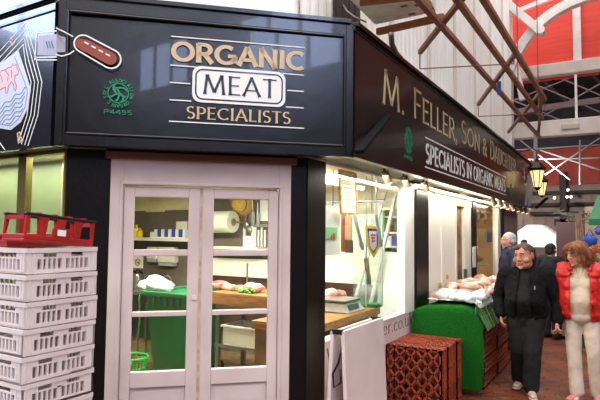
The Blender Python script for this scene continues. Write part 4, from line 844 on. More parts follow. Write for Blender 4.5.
for p, q, lab in (((458, 203), (463, 206.5), 'small orange sticker above the narrow side door'), ((446.5, 275), (448.5, 279), 'tiny orange sticker low on the bright white panel'), ((439, 283), (441.5, 287), 'orange dot sticker at the left of the bright white panel')):
    a, b = W(*p, x=SX+.012), W(*q, x=SX+.012); mb = MB(); mb.box((SX+.004, a.y, b.z), (SX+.013, b.y, a.z)); tag(mb.build('sticker', mat('orange_sticker', (236, 160, 50), .5)), lab, 'sticker')

# ================================================================== PROPS IN FRONT
# --- white plastic crate stack
cp = mat('white_crate_plastic', (226, 214, 212), .45, (214, 198, 196), 5, sub=0)
random.seed(5)
def crate_mesh():
    """local: near right corner region, x from -.6 to 0, y from 0 to .4, height .135"""
    H_, t_ = .122, .012; mb = MB()
    mb.box((-.6, 0, 0), (0, .4, .008))
    def side(fr, L):
        mb.fbox(fr, 0, L, H_-.022, H_, -.004, t_+.004); mb.fbox(fr, 0, L, .0, .018, 0, t_)
        mb.fbox(fr, 0, .055, .018, H_-.022, 0, t_); mb.fbox(fr, L-.055, L, .018, H_-.022, 0, t_)
        mb.fbox(fr, .055, L-.055, .070, .078, 0, t_)
        m_ = L/2; mb.fbox(fr, m_-.012, m_+.012, .018, H_-.022, 0, t_)
        for a0, a1 in ((.055, m_-.012), (m_+.012, L-.055)):
            n = int((a1-a0)/.026)
            for k in range(1, n): x = a0+(a1-a0)*k/n; mb.fbox(fr, x-.005, x+.005, .018, .070, 0, t_)
            mb.fbox(fr, a0, a0+.03, .078, .1, 0, t_); mb.fbox(fr, a1-.03, a1, .078, .1, 0, t_)
        for a in (.018, .037): mb.fbox(fr, a-.002, a+.002, .01, H_-.022, t_, t_+.003); mb.fbox(fr, L-a-.002, L-a+.002, .01, H_-.022, t_, t_+.003)
    side(lambda a, z, o: V((-t_+o, a, z)), .4); side(lambda a, z, o: V((-.6+t_-o, a, z)), .4)
    side(lambda a, z, o: V((-.6+a, t_-o, z)), .6); side(lambda a, z, o: V((-.6+a, .4-t_+o, z)), .6)
    return mb
o0 = None; n_st = 13
for k in range(n_st):
    if o0 is None: o0 = o = crate_mesh().build('plastic_crate', cp)
    else: o = o0.copy(); COL.objects.link(o)
    o.location = (-2.42+random.uniform(-.006, .006), 1.572+random.uniform(-.005, .005), .008+k*.1275); o.rotation_euler = (0, 0, random.uniform(-.008, .008))
    tag(o, 'white slatted plastic crate, %s from the top of the tall stack left of the doors' % ('thirteenth', 'twelfth', 'eleventh', 'tenth', 'ninth', 'eighth', 'seventh', 'sixth', 'fifth', 'fourth', 'third', 'second')[k] if k < n_st-1 else 'topmost white slatted plastic crate of the tall stack', 'crate', 'white crates in the tall stack')
ztop = .008+n_st*.1275-.004
# --- red tray with black rail on top
redp = mat('red_crate_plastic', (176, 40, 34), .4, (150, 32, 30), 6); blackr = mat('black_plastic', (26, 26, 30), .45)
def red_tray(label, loc, rz, L, D, h, rail):
    t = thing('bread_tray', label, 'tray')
    mb = MB(); mb.box((0, 0, 0), (L, D, .012)); mb.box((0, 0, .012), (L, .01, .035)); mb.box((0, D-.01, .012), (L, D, .035)); mb.box((0, .01, .012), (.01, D-.01, .035)); mb.box((L-.01, .01, .012), (L, D-.01, .035)); mb.build('base', redp, t, bevel=.003)
    for k in range(5):
        x = L*k/4; mb = MB(); w_ = .035
        for yy in (0, D-.015): mb = MB(); mb.hexa([(max(0, x-w_*.4), yy, .035), (min(L, x+w_*.4), yy, .035), (min(L, x+w_*.4), yy+.015, .035), (max(0, x-w_*.4), yy+.015, .035), (max(0, x-w_*.7), yy, h), (min(L, x+w_*.7), yy, h), (min(L, x+w_*.7), yy+.015, h), (max(0, x-w_*.7), yy+.015, h)]); mb.build('upright', redp, t, bevel=.003)
    mb = MB(); mb.box((L*.38, -.001, .035), (L*.62, .012, h*.62)); mb.build('centre_panel', redp, t, bevel=.003)
    mb = MB(); mb.box((L*.44, -.003, .04), (L*.56, -.001, .07)); mb.build('paper_label', wht, t)
    for yy in (-.004, D-.02): mb = MB(); mb.box((-.005, yy, h), (L+.005, yy+.024, h+.014)); mb.build('top_rail', blackr if rail else redp, t, bevel=.004)
    mb = MB()
    for k in range(4): x = L*(k+.75)/4.6; mb.box((x-.008, -.006, h+.010), (x+.012, .022, h+.018))
    if rail: mb.build('rail_clips', redp, t)
    for xx in (0, L-.012): mb = MB(); mb.box((xx, .02, h-.02), (xx+.012, D-.02, h)); mb.build('end_rail', redp, t)
    t.location = loc; t.rotation_euler = (0, 0, rz)
a = W(20, 243, z=ztop+.02); 
red_tray('red plastic tray with a black top rail lying on the white crate stack', (-2.43, 1.56, ztop+.035), PI/2, .395, .18, .125, True); bpy.data.objects['bread_tray'].rotation_euler = (0, .09, PI/2)
red_tray('low red plastic tray on the far left of the white crate stack', (-3.02, 1.62, ztop), 0, .36, .34, .055, False)

# --- white A-board panels
t = thing('folding_sign_board', 'pinkish white folding A-board leaning together in front of the side window', 'board')
pk = mat('pinkish_board', (222, 206, 200), .45, (208, 190, 186), 2)
A1 = [W(346, 329, x=-1.72), W(383, 319.5, x=-1.82)]
y0, y1 = A1[0].y, A1[1].y
yn, yf, zt = 3.62, 4.38, 1.035
mb = MB(); mb.hexa([(-1.73, yn, .01), (-1.70, yn, .01), (-1.70, yf, .01), (-1.73, yf, .01), (-1.78, yn, zt), (-1.75, yn, zt), (-1.75, yf, zt), (-1.78, yf, zt)]); mb.build('front_panel', pk, t, bevel=.006)
mb = MB(); mb.hexa([(-1.915, yn, .01), (-1.885, yn, .01), (-1.885, yf, .01), (-1.915, yf, .01), (-1.865, yn, zt-.01), (-1.835, yn, zt-.01), (-1.835, yf, zt-.01), (-1.865, yf, zt-.01)]); mb.build('back_panel', pk, t, bevel=.006)
for yy in (yn+.0, yf-.04): mb = MB(); mb.box((-1.85, yy, zt-.03), (-1.765, yy+.03, zt+.004)); mb.build('hinge', dmetal, t)
mb = MB(); mb.tube([(-1.77, yn+.02, .95), (-1.80, yn+.01, .8), (-1.84, yn, .72), (-1.83, yn, .62), (-1.78, yn+.01, .66), (-1.79, yn+.02, .75)], .008); mb.build('strap', dmetal, t, smooth=True)
mb = MB(); mb.box((-1.89, yn+.05, .25), (-1.72, yn+.07, .27)); mb.build('stay', dmetal, t)

# --- brown lattice crates standing on their ends
lc = mat('brown_lattice_plastic', (158, 70, 44), .45, (122, 50, 32), 5)
def lattice(mb, fr, L, Hh, o0, o1, pitch=.095, w=.02):
    """diagonal lattice clipped to a rectangle"""
    def clip(x0, dx):
        pts = []
        for x, z in ((x0, 0), (x0+dx*Hh, Hh)): pts.append((x, z))
        (xa, za), (xb, zb) = pts
        if dx < 0: lo, hi = xb, xa
        t0, t1 = 0., 1.
        for lim, s_ in ((0, 1), (L, -1)):
            fa = (xa-lim)*s_; fb_ = (xb-lim)*s_
            if fa < 0 and fb_ < 0: return None
            if fa < 0: t0 = max(t0, -fa/(fb_-fa))
            if fb_ < 0: t1 = min(t1, fa/(fa-fb_))
        if t1-t0 < .03: return None
        return (xa+(xb-xa)*t0, za+(zb-za)*t0), (xa+(xb-xa)*t1, za+(zb-za)*t1)
    s1 = .8
    for sg in (1, -1):
        x = -Hh*s1-L
        while x < L*2+Hh:
            c = clip(x, sg*s1); x += pitch
            if c: 
                (a, b), (c_, d) = c; dl = math.hypot(c_-a, d-b); nx, nz = -(d-b)/dl*w/2, (c_-a)/dl*w/2
                mb.hexa([fr(a-nx, b-nz, o0), fr(c_-nx, d-nz, o0), fr(c_+nx, d+nz, o0), fr(a+nx, b+nz, o0), fr(a-nx, b-nz, o1), fr(c_-nx, d-nz, o1), fr(c_+nx, d+nz, o1), fr(a+nx, b+nz, o1)])
def bread_crate():
    """on its end: base lattice faces -Y, x 0..-.59, z 0..H, depth y 0...17"""
    L, Hh, D = .58, .60, .17; mb = MB()
    fr = lambda a, z, o: V((-L+a, o, z)); lattice(mb, fr, L, Hh, .0, .010, .115, .018)
    mb.fbox(fr, 0, L, 0, .025, 0, .012); mb.fbox(fr, 0, L, Hh-.025, Hh, 0, .012); mb.fbox(fr, 0, .025, 0, Hh, 0, .012); mb.fbox(fr, L-.025, L, 0, Hh, 0, .012)
    for z0 in (0, Hh-.012):
        f2 = lambda a, y_, o: V((-L+a, y_, z0+o)); lattice(mb, f2, L, D, 0, .012, .07, .018); mb.fbox(f2, 0, L, D-.022, D, 0, .014); mb.fbox(f2, 0, L, 0, .02, 0, .012)
    for x0 in (-L, -.012):
        f3 = lambda a, z, o: V((x0+o, a, z)); mb.fbox(f3, D-.022, D, 0, Hh, 0, .013); mb.fbox(f3, 0, .02, 0, Hh, 0, .012); mb.fbox(f3, 0, D, Hh-.03, Hh, 0, .012); mb.fbox(f3, 0, D, 0, .03, 0, .012)
        for z in (.2, .4): mb.fbox(f3, 0, D, z-.012, z+.012, 0, .012)
        for k in range(3): mb.fbox(f3, .05+k*.035, .056+k*.035, .03, Hh-.03, 0, .01)
    return mb
bc0 = None
ps = ['nearest', 'second', 'third', 'farthest']
for k in range(4):
    if bc0 is None: bc0 = o = bread_crate().build('lattice_crate', lc)
    else: o = bc0.copy(); COL.objects.link(o)
    o.location = (-1.535+(.0, .012, -.005, .01)[k], 5.36+k*.178, .006+(.0, .006, .0, .004)[k]); tag(o, ps[k]+' of the brown lattice crates standing on end before the green table', 'crate', 'brown lattice crates standing on end')
# --- stacked crates under the green table
def flat_crate():
    L, Wd, H_ = .74, .66, .155; mb = MB()
    def side(fr, Ls):
        mb.fbox(fr, 0, Ls, H_-.02, H_, 0, .014); mb.fbox(fr, 0, Ls, 0, .02, 0, .012); lattice(mb, fr, Ls, H_, 0, .010, .09, .018); mb.fbox(fr, 0, .03, 0, H_, 0, .012); mb.fbox(fr, Ls-.03, Ls, 0, H_, 0, .012)
    side(lambda a, z, o: V((-o, a, z)), L); side(lambda a, z, o: V((-Wd+o, a, z)), L); side(lambda a, z, o: V((-Wd+a, o, z)), Wd); side(lambda a, z, o: V((-Wd+a, L-o, z)), Wd)
    mb.box((-Wd, 0, 0), (0, L, .008)); return mb
fc0 = None
for c_ in range(3):
    for k in range(4):
        if fc0 is None: fc0 = o = flat_crate().build('lattice_crate', lc)
        else: o = fc0.copy(); COL.objects.link(o)
        o.location = (-1.37+(c_+k) % 2*.012, 6.42+c_*.80, .004+k*.162)
        tag(o, '%s in the %s column of brown crates under the green table' % (('bottom crate', 'second crate up', 'third crate up', 'top crate')[k], ('near', 'middle', 'far')[c_]), 'crate', 'brown crates holding up the green table')
# --- green table covering
grass = mat('imitation_grass', (16, 92, 22), .9, (10, 70, 14), 60, bump=1.0, bscale=180, spec=.15)
t = thing('stall_table', 'stall bench covered with bright green imitation grass beside the shop', 'table')
prof = [(-2.10, .84), (-2.04, .93), (-1.5, .95), (-1.44, .93), (-1.30, .71)]
def P3(x, y, z): return V((x, y, z))
mb = MB(); ny = 40; ys = [6.12+i*(8.95-6.12)/ny for i in range(ny+1)]; rows = []
for y in ys: rows.append([mb.bm.verts.new((x, y, z+.006*noise.noise(V((x*5, y*3, z))))) for x, z in prof])
for A, B2 in zip(rows, rows[1:]):
    for k in range(len(prof)-1): mb.bm.faces.new((A[k], A[k+1], B2[k+1], B2[k]))
# hanging near end, slightly wavy
nb = 8; base = rows[0]; prev = base
for j in range(1, nb+1):
    f = j/nb; row = []
    for k, (x, z) in enumerate(prof):
        zz = z*(1-f)+(.06)*f; xx = x if 0 < k < 4 else x
        row.append(mb.bm.verts.new((xx+(.01*math.sin(f*4) if k == 4 else 0), 6.12-.03*math.sin(f*PI/2)-.018*math.sin(k*2.2+f*2)*f, zz)))
    for k in range(len(prof)-1): mb.bm.faces.new((prev[k], prev[k+1], row[k+1], row[k]))
    prev = row
o = mb.build('grass_cover', grass, t, smooth=False); md = o.modifiers.new('s', 'SOLIDIFY'); md.thickness = .015
md = o.modifiers.new('b', 'SUBSURF'); md.levels = 1; md.render_levels = 1
mb = MB(); mb.box((-2.08, 6.3, .80), (-1.34, 8.93, .82)); 
mb.build('board', mat('plain_board', (130, 100, 70), .7), t)
for yy in (6.4, 8.88): mb = MB(); mb.box((-2.06, yy-.02, 0), (-2.04, yy+.02, .8)); mb.build('leg', mat('plain_board', (130, 100, 70)), t)
# pointed green plastic edging
mb = MB(); random.seed(2); y = 6.2
while y < 8.9:
    h = random.uniform(.07, .13); x_ = -1.36+random.uniform(-.01, .01)
    for dx in (0,): mb.hexa([(x_-.06, y, .82), (x_-.055, y, .82), (x_-.055, y+.06, .82), (x_-.06, y+.06, .82), (x_-.05, y+.02, .86+h), (x_-.047, y+.02, .86+h), (x_-.047, y+.035, .86+h), (x_-.05, y+.035, .86+h)]); mb.hexa([(x_+.075, y, .70), (x_+.08, y, .70), (x_+.08, y+.06, .70), (x_+.075, y+.06, .70), (x_-.02, y+.02, .84+h*.6), (x_-.017, y+.02, .84+h*.6), (x_-.017, y+.035, .84+h*.6), (x_-.02, y+.035, .84+h*.6)])
    y += .045
mb.build('pointed_edging', mat('pale_green_plastic', (96, 140, 84), .4, (60, 112, 56), 8), t)
# white plastic sheet and wrapped birds
mb = MB(); ny = 40; nx = 12; g = []
for i in range(ny+1):
    y = 6.32+i*2.58/ny; r_ = []
    for j in range(nx+1):
        x = -1.98+j*.60/nx; r_.append(mb.bm.verts.new((x, y, .972+.012+.02*noise.noise(V((x*12, y*12, 2)))-(.07 if j == nx else .02 if j == nx-1 else 0))))
    g.append(r_)
for A, B2 in zip(g, g[1:]):
    for j in range(nx): mb.bm.faces.new((A[j], A[j+1], B2[j+1], B2[j]))
o = mb.build('plastic_sheet', bagm, smooth=True); tag(o, 'crumpled white plastic sheet spread on the green stall bench under the poultry', 'sheet'); md = o.modifiers.new('s', 'SOLIDIFY'); md.thickness = .004
birdm = [mat('wrapped_poultry_pale', (190, 150, 124), .3, (212, 190, 176), 6, coat=.5), mat('wrapped_poultry_tan', (184, 122, 82), .3, (204, 164, 136), 7, coat=.5), mat('wrapped_poultry_pink', (176, 92, 80), .25, (208, 160, 148), 7, coat=.5), bagm]
random.seed(21); k = 0
for i in range(9):
    for j in range(3):
        for lv in range(2 if j != 2 else 1):
            if lv and (i in (0, 1) or j == 0 and i % 2): continue
            x = -1.84+j*.17+random.uniform(-.03, .03)-.0; y = 6.42+i*.25+random.uniform(-.03, .03)+lv*.1; r = random.uniform(.078, .095)
            mb = MB(); crumple(mb, (0, 0, 0), (r*1.05, r*1.3, r*.58), k*1.7, .42, 12, 3); o = mb.build('wrapped_poultry', birdm[random.choice((0, 1, 1, 1, 2, 0)) if i > 1 else random.choice((3, 0, 3))], smooth=True)
            o.location = (x, y, .975+r*.5+lv*.06); o.rotation_euler = (0, 0, random.uniform(-1, 1)); k += 1
            tag(o, 'plastic wrapped bird in the heap on the green stall bench', 'poultry', 'wrapped poultry on the green stall bench')

# ================================================================== STALL ON THE RIGHT
def sp(px, py, y=10.): return W(px, py, y=y)
t = thing('market_stall', 'flower and fruit stall with a rustic post on the right of the aisle', 'stall')
c = sp(581, 240, 10.6)
mb = MB(); mb.box((c.x+.05, 10.9, 0), (3, 11.0, 2.25)); mb.build('backboard', mat('cream_backboard', (236, 222, 192), .6, (214, 180, 140), 3), t)
mb = MB(); mb.box((c.x+.0, 9.6, 0), (3, 10.8, .85)); mb.build('counter', mat('stall_green', (40, 58, 38), .7), t)
mb = MB(); random.seed(9)
for i in range(4): mb.tube([(c.x-.03+i*.03, 10.2, 0.0), (c.x-.01+i*.025, 10.2, .9), (c.x-.04+i*.035, 10.22, 1.6), (c.x-.05+i*.025, 10.2, 2.1)], .013, 7)
mb.build('rustic_post', mat('pale_branches', (176, 146, 118), .7, (132, 100, 78), 12), t, smooth=True)
mb = MB()
for i in range(26):
    a = c+V((random.uniform(-.3, .35), random.uniform(-.4, .2), 0)); z = random.uniform(1.98, 2.15); mb.tube([(a.x, a.y-.0, z), (a.x+random.uniform(-.2, .2), a.y+random.uniform(-.1, .1), z+random.uniform(-.04, .05)), (a.x+random.uniform(-.3, .3), a.y, z+random.uniform(-.08, .06))], .008, 5)
mb.build('branch_canopy', mat('grey_branches', (150, 142, 134), .7), t, smooth=True)
a = sp(592, 219, 9.8)
for k in range(9):
    x_ = a.x-.04+k*.16; mb = MB(); mb.hexa([(x_, 9.7, a.z), (x_+.16, 9.7, a.z), (x_+.16, 9.72, a.z), (x_, 9.72, a.z), (x_+.1, 10.6, a.z+.42), (x_+.26, 10.6, a.z+.42), (x_+.26, 10.62, a.z+.42), (x_+.1, 10.62, a.z+.42)])
    mb.hexa([(x_, 9.695, a.z-.1), (x_+.16, 9.695, a.z-.1), (x_+.16, 9.705, a.z-.1), (x_, 9.705, a.z-.1), (x_, 9.695, a.z), (x_+.16, 9.695, a.z), (x_+.16, 9.705, a.z), (x_, 9.705, a.z)]); mb.build('awning_stripe', (mat('awning_green', (34, 120, 74), .6), mat('awning_white', (226, 226, 220), .6))[k % 2], t)
mb = MB(); mb.cyl((a.x+.6, 10.4, 0), (a.x+.6, 10.4, a.z+.35), .03, n=8); mb.build('awning_post', dmetal, t)
for i, (px, py, w_, lab) in enumerate(((590, 241, .15, 'blue plastic bag hanging from the stall post'), (598.5, 232, .07, 'smaller blue plastic bag hanging at the right edge of the stall'))):
    c2 = sp(px, py, 9.5); mb = MB(); crumple(mb, c2, (w_*.65, .06, w_*.6), 4+i*3, .45, 12); mb.tube([c2+V((-.05, 0, w_*.5)), c2+V((0, 0, w_*1.3)), c2+V((.05, 0, w_*.5))], .01, 6); tag(mb.build('shopping_bag', mat('bright_blue_bag', (38, 86, 190), .4), smooth=True), lab, 'bag')
frc = [(224, 120, 40), (226, 150, 50), (196, 60, 44), (120, 160, 60), (232, 196, 90)]
for i in range(34):
    x = sp(586, 260).x+(i % 8)*.095+random.uniform(-.01, .01); row = i//8; y = 9.62+row*.12; r = random.uniform(.045, .06)
    mb = MB(); mb.ell((x, y, .86+r+row*.07), r, 2); mb.cyl((x, y, .86+r*1.9+row*.07), (x+.005, y, .86+r*2.15+row*.07), .006, n=5); kx_ = i % 5
    tag(mb.build('fruit', mat('fruit_%d' % kx_, frc[kx_], .4), smooth=True), ('orange', 'yellow-orange', 'red', 'green', 'pale yellow')[kx_]+' fruit on the sloping display of the right-hand stall', 'fruit', 'fruit on the right-hand stall')
for i in range(7):
    c2 = sp(588+(i % 4)*5, 250+(i//4)*9, 9.7); mb = MB(); random.seed(i)
    for k in range(16): a_ = random.uniform(0, 6.28); rr = random.uniform(0, .09); mb.ell(c2+V((rr*math.cos(a_), random.uniform(-.04, .04), rr*math.sin(a_))), (.028, .015, .022), 1)
    tag(mb.build('flower_bunch', mat('bunch_%d' % (i % 3), ((90, 140, 60), (220, 130, 60), (200, 90, 70))[i % 3], .6)), ('green leafy', 'orange', 'red')[i % 3]+' flower bunch hung on the right-hand stall', 'flowers', 'flower bunches on the right-hand stall')
# ================================================================== PEOPLE
def voxmesh(mb, name, m, parent, vox, smooth_it=4, cut=None, solid=0, disp=0):
    """fuse the overlapping shapes of mb into one continuous surface"""
    me = bpy.data.meshes.new('t'); mb.bm.to_mesh(me); mb.bm.free(); o = bpy.data.objects.new('t', me); COL.objects.link(o)
    md = o.modifiers.new('r', 'REMESH'); md.mode = 'VOXEL'; md.voxel_size = vox; md.adaptivity = 0
    md = o.modifiers.new('s', 'SMOOTH'); md.factor = .5; md.iterations = smooth_it
    dg = bpy.context.evaluated_depsgraph_get(); m2 = bpy.data.meshes.new_from_object(o.evaluated_get(dg)); bpy.data.objects.remove(o); bpy.data.meshes.remove(me)
    bm = bmesh.new(); bm.from_mesh(m2); bpy.data.meshes.remove(m2)
    if cut:
        kill = [f for f in bm.faces if cut(f.calc_center_median())]; bmesh.ops.delete(bm, geom=kill, context='FACES')
    if disp:
        for v in bm.verts: v.co += v.normal*disp*(noise.noise(v.co*14)+.6*noise.noise(v.co*31))
    b = MB(); b.bm.free(); b.bm = bm; out = b.build(name, m, parent, smooth=True, rec=False)
    if solid: md = out.modifiers.new('sol', 'SOLIDIFY'); md.thickness = solid; md.offset = 1
    return out
def hand_caps(mb, w, d, pn, side):
    """wrist w, finger direction d, palm facing pn, thumb on side"""
    w = V(w); d = V(d).normalized(); pn = V(pn).normalized(); ac = d.cross(pn).normalized()*side
    mb.hull(w, .026, w+d*.03, .024)
    for k in range(3): mb.hull(w+d*.02+ac*(k-1)*.012, .016, w+d*.085+ac*(k-1)*.024, .014)
    L = [.065, .078, .072, .056]
    for k in range(4):
        b = w+d*.085+ac*(.033-.022*k); L_ = L[k]; c = b+d*L_*.45+pn*.008; e = c+d*L_*.35+pn*.022; f = e+d*L_*.1+pn*.022
        mb.hull(b-d*.02, .0105, c, .0095); mb.hull(c, .0095, e, .0085); mb.hull(e, .0085, f, .0075)
    b = w+d*.03+ac*.025; c = b+d*.03+ac*.025+pn*.012; e = c+d*.03+ac*.006+pn*.014; mb.hull(b, .014, c, .0115); mb.hull(c, .0115, e, .0095)
def head_caps(mb, M, s=1., fat=0., neck=None):
    def P(x, y, z): return M @ V((x*s, y*s, z*s))
    R = M.to_3x3()
    def e(c, r): mb.ell((0, 0, 0), 1, 3) if 0 else mb_e(c, r)
    def mb_e(c, r): mb.bm.verts.ensure_lookup_table(); T = Matrix.Translation(P(*c)) @ R.to_4x4() @ Matrix.Diagonal((r[0]*s, r[1]*s, r[2]*s, 1)); bmesh.ops.create_icosphere(mb.bm, subdivisions=3, radius=1, matrix=T)
    mb_e((0, .012, .030), (.076, .094, .086)); mb_e((0, -.02, -.02), (.066+fat*.5, .074, .085)); mb_e((0, -.035, -.075), (.048+fat, .052, .040+fat*.3))
    mb_e((0, -.078, -.098), (.022, .016, .016))
    for sg in (-1, 1):
        mb_e((sg*(.04+fat*.3), -.058, -.03), (.026+fat*.4, .026, .028)); mb_e((sg*.078, .012, -.002), (.009, .020, .032)); mb_e((sg*.03, -.080, .036), (.026, .014, .009))
        mb_e((sg*.012, -.103, -.026), (.010, .010, .008))
    mb.hull(P(0, -.088, .022), .009*s, P(0, -.110, -.020), .0125*s)
    mb.hull(P(-.02, -.088, -.052), .0075*s, P(.02, -.088, -.052), .0075*s); mb.hull(P(-.017, -.087, -.064), .008*s, P(.017, -.087, -.064), .008*s)
    if neck: mb.hull(P(0, .015, -.07), .056*s+fat*.4, neck, .062+fat*.4)
def face_parts(root, M, s, eye_c=(60, 50, 40), brow_c=(104, 72, 54), lip_c=(158, 84, 76), mats=''):
    def P(x, y, z): return M @ V((x*s, y*s, z*s))
    for sg in (-1, 1):
        mb = MB(); mb.ell(P(sg*.030, -.079, .014), .0125*s, 2); ey = mb.build('eye', mat('eye_white', (225, 215, 208), .3), root, smooth=True)
        mb = MB(); mb.ell(P(sg*.030, -.0885, .013), .0062*s, 2); mb.build('iris', mat('iris_'+mats, eye_c, .2), ey, smooth=True)
        mb = MB(); mb.tube([P(sg*.012, -.0935, .034), P(sg*.03, -.095, .040), P(sg*.05, -.084, .034)], .0030*s, 6); mb.build('eyebrow', mat('brow_'+mats, brow_c, .8), root, smooth=True)
        mb = MB(); mb.tube([P(sg*.016, -.0885, .021), P(sg*.03, -.0925, .026), P(sg*.045, -.083, .020)], .003*s, 6); mb.build('eyelid', mat('lid_'+mats, (168, 116, 98), .6), root, smooth=True)
    mb = MB(); mb.tube([P(-.022, -.0915, -.058), P(-.008, -.0965, -.0565), P(.008, -.0965, -.0565), P(.022, -.0915, -.058)], .0048*s, 6); mb.build('lips', mat('lips_'+mats, lip_c, .5), root, smooth=True)
def shoe(root, p, yaw, m, L=.27, sole=(200, 190, 170)):
    R = Matrix.Translation(V(p)) @ Matrix.Rotation(yaw, 4, 'Z'); mb = MB()
    q = lambda x, y, z: R @ V((x, y, z))
    mb.hull(q(0, .05, .05), (.038, .038, .045), q(0, -.06, .045), (.042, .042, .036)); mb.hull(q(0, -.06, .042), (.043, .043, .035), q(.0, -L+.10, .034), (.04, .045, .028)); mb.hull(q(0, .04, .06), .04, q(0, .02, .09), .042)
    o = voxmesh(mb, 'shoe', m, root, .009, 3); mb = MB()
    mb.hull(q(0, .05, .012), (.042, .045, .010), q(0, -L+.10, .012), (.046, .05, .010)); mb.build('sole', mat('sole_%d' % sole[0], sole, .7), o, smooth=True)
def person(name, label, loc, rz, H, cfg, vox=.008):
    """local frame: feet on z=0, facing -Y, built for a 1.70 m body then scaled"""
    t = thing(name, label, 'person'); s = H/1.70
    J = dict(hipL=(.09, 0, .90), hipR=(-.09, 0, .90), kneeL=(.10, -.02, .49), kneeR=(-.10, -.02, .49), ankL=(.11, .02, .085), ankR=(-.11, .02, .085),
             shL=(.185, .01, 1.40), shR=(-.185, .01, 1.40), elL=(.26, .03, 1.12), elR=(-.26, .03, 1.12), wrL=(.27, -.05, .88), wrR=(-.27, -.05, .88), head=(0, -.02, 1.575), belly=0, fat=0)
    J.update(cfg.get('J', {})); J = {k: (V(v) if isinstance(v, tuple) else v) for k, v in J.items()}
    fat = cfg.get('fat', 0); bel = cfg.get('belly', 0)
    HM = Matrix.Translation(J['head']) @ Matrix.Rotation(cfg.get('turn', 0), 4, 'Z') @ Matrix.Rotation(cfg.get('nod', 0), 4, 'X') @ Matrix.Rotation(cfg.get('tilt', 0), 4, 'Y'); hs = cfg.get('hs', 1)
    def torso(mb, g):
        mb.hull((0, .01, .90), (.165+g+fat*.5, .115+g+fat*.3, .10), (0, -.01-bel*.3, 1.05), (.155+g+fat, .115+g+bel*.6, .12))
        mb.hull((0, -.01-bel*.35, 1.07), (.15+g+fat, .115+g+bel*.7, .12), (0, .0, 1.27), (.165+g+fat*.6, .12+g+fat*.3, .13))
        if cfg.get('bust'):
            mb.hull((-.075, -.075, 1.24), (.08+g*.7, .062+g, .085+g*.5), (.075, -.075, 1.24), (.08+g*.7, .062+g, .085+g*.5))
        mb.hull((0, .01, 1.27), (.16+g+fat*.6, .115+g+fat*.3, .12), (0, .015, 1.38), (.13+g, .08+g, .05)); mb.hull(J['shL'], .05+g, J['shR'], .05+g); mb.hull((0, .015, 1.37), (.10, .07+g, .05), (0, .005, 1.47), .058+g*.3)
    def arm(mb, S, g, a=1., sl=1.):
        sh, el, wr = J['sh'+S], J['el'+S], J['wr'+S]; mb.hull(sh, .054+g, el, .042+g*a); mb.hull(el, .041+g*a, el.lerp(wr, sl), (.041+(.027-.041)*sl)+g*a)
    def leg(mb, S, g, flare=0., upto=1.):
        h, k, a = J['hip'+S], J['knee'+S], J['ank'+S]; mb.hull(h, .088+g+fat*.2, k, .058+g+flare*.4); mb.hull(k, .056+g+flare*.4, k.lerp(a, upto), .038+g+flare)
    # body
    mb = MB(); torso(mb, 0); [arm(mb, S, 0) for S in 'LR']; [leg(mb, S, 0) for S in 'LR']
    for S, sd in (('L', -1), ('R', 1)):
        w, e = J['wr'+S], J['el'+S]; hand_caps(mb, w, (w-e).normalized()+V((0, -.15, -.5)), V((-1 if S == 'L' else 1, .25, 0)), 1 if S == 'L' else -1) if not cfg.get('nohands') else mb.hull(w, .028, w+(w-e).normalized()*.12, (.02, .035, .05))
        a = J['ank'+S]; mb.hull(a, .038, a+V((0, .02, -.05)), .032); mb.hull(a+V((0, .02, -.05)), .03, a+V((0, -.12, -.055)), .025)
    head_caps(mb, HM, hs, cfg.get('jowl', 0), (0, .01, 1.44))
    skin = mat('skin_'+name+cfg['id'], cfg.get('skin', (214, 160, 136)), .5, cfg.get('skin2', (200, 138, 116)), 9, sub=.08)
    voxmesh(mb, 'body', skin, t, vox, 3)
    if cfg.get('face', 1): face_parts(t, HM, hs, mats=cfg['id'], **cfg.get('facec', {}))
    cfg['dress'](t, J, torso, arm, leg, HM, hs)
    place(t, loc, rz, s); return t
def hair_blob(root, HM, hs, m, shapes, cut, vox=.008, disp=.006, solid=0):
    mb = MB()
    for c, r in shapes:
        T = Matrix.Translation(HM @ (V(c)*hs)) @ HM.to_3x3().to_4x4() @ Matrix.Diagonal((r[0]*hs, r[1]*hs, r[2]*hs, 1)); bmesh.ops.create_icosphere(mb.bm, subdivisions=3, radius=1, matrix=T)
    inv = HM.inverted()
    return voxmesh(mb, 'hair', m, root, vox, 2, cut=(lambda p: cut((inv @ p)/hs)) if cut else None, disp=disp)
blackcloth = mat('black_cloth', (9, 9, 10), .9, (15, 14, 16), 12, bump=.3, bscale=40, spec=.2); blackknit = mat('black_tshirt', (6, 6, 7), .95, (10, 10, 11), 6, bump=.2, bscale=20)
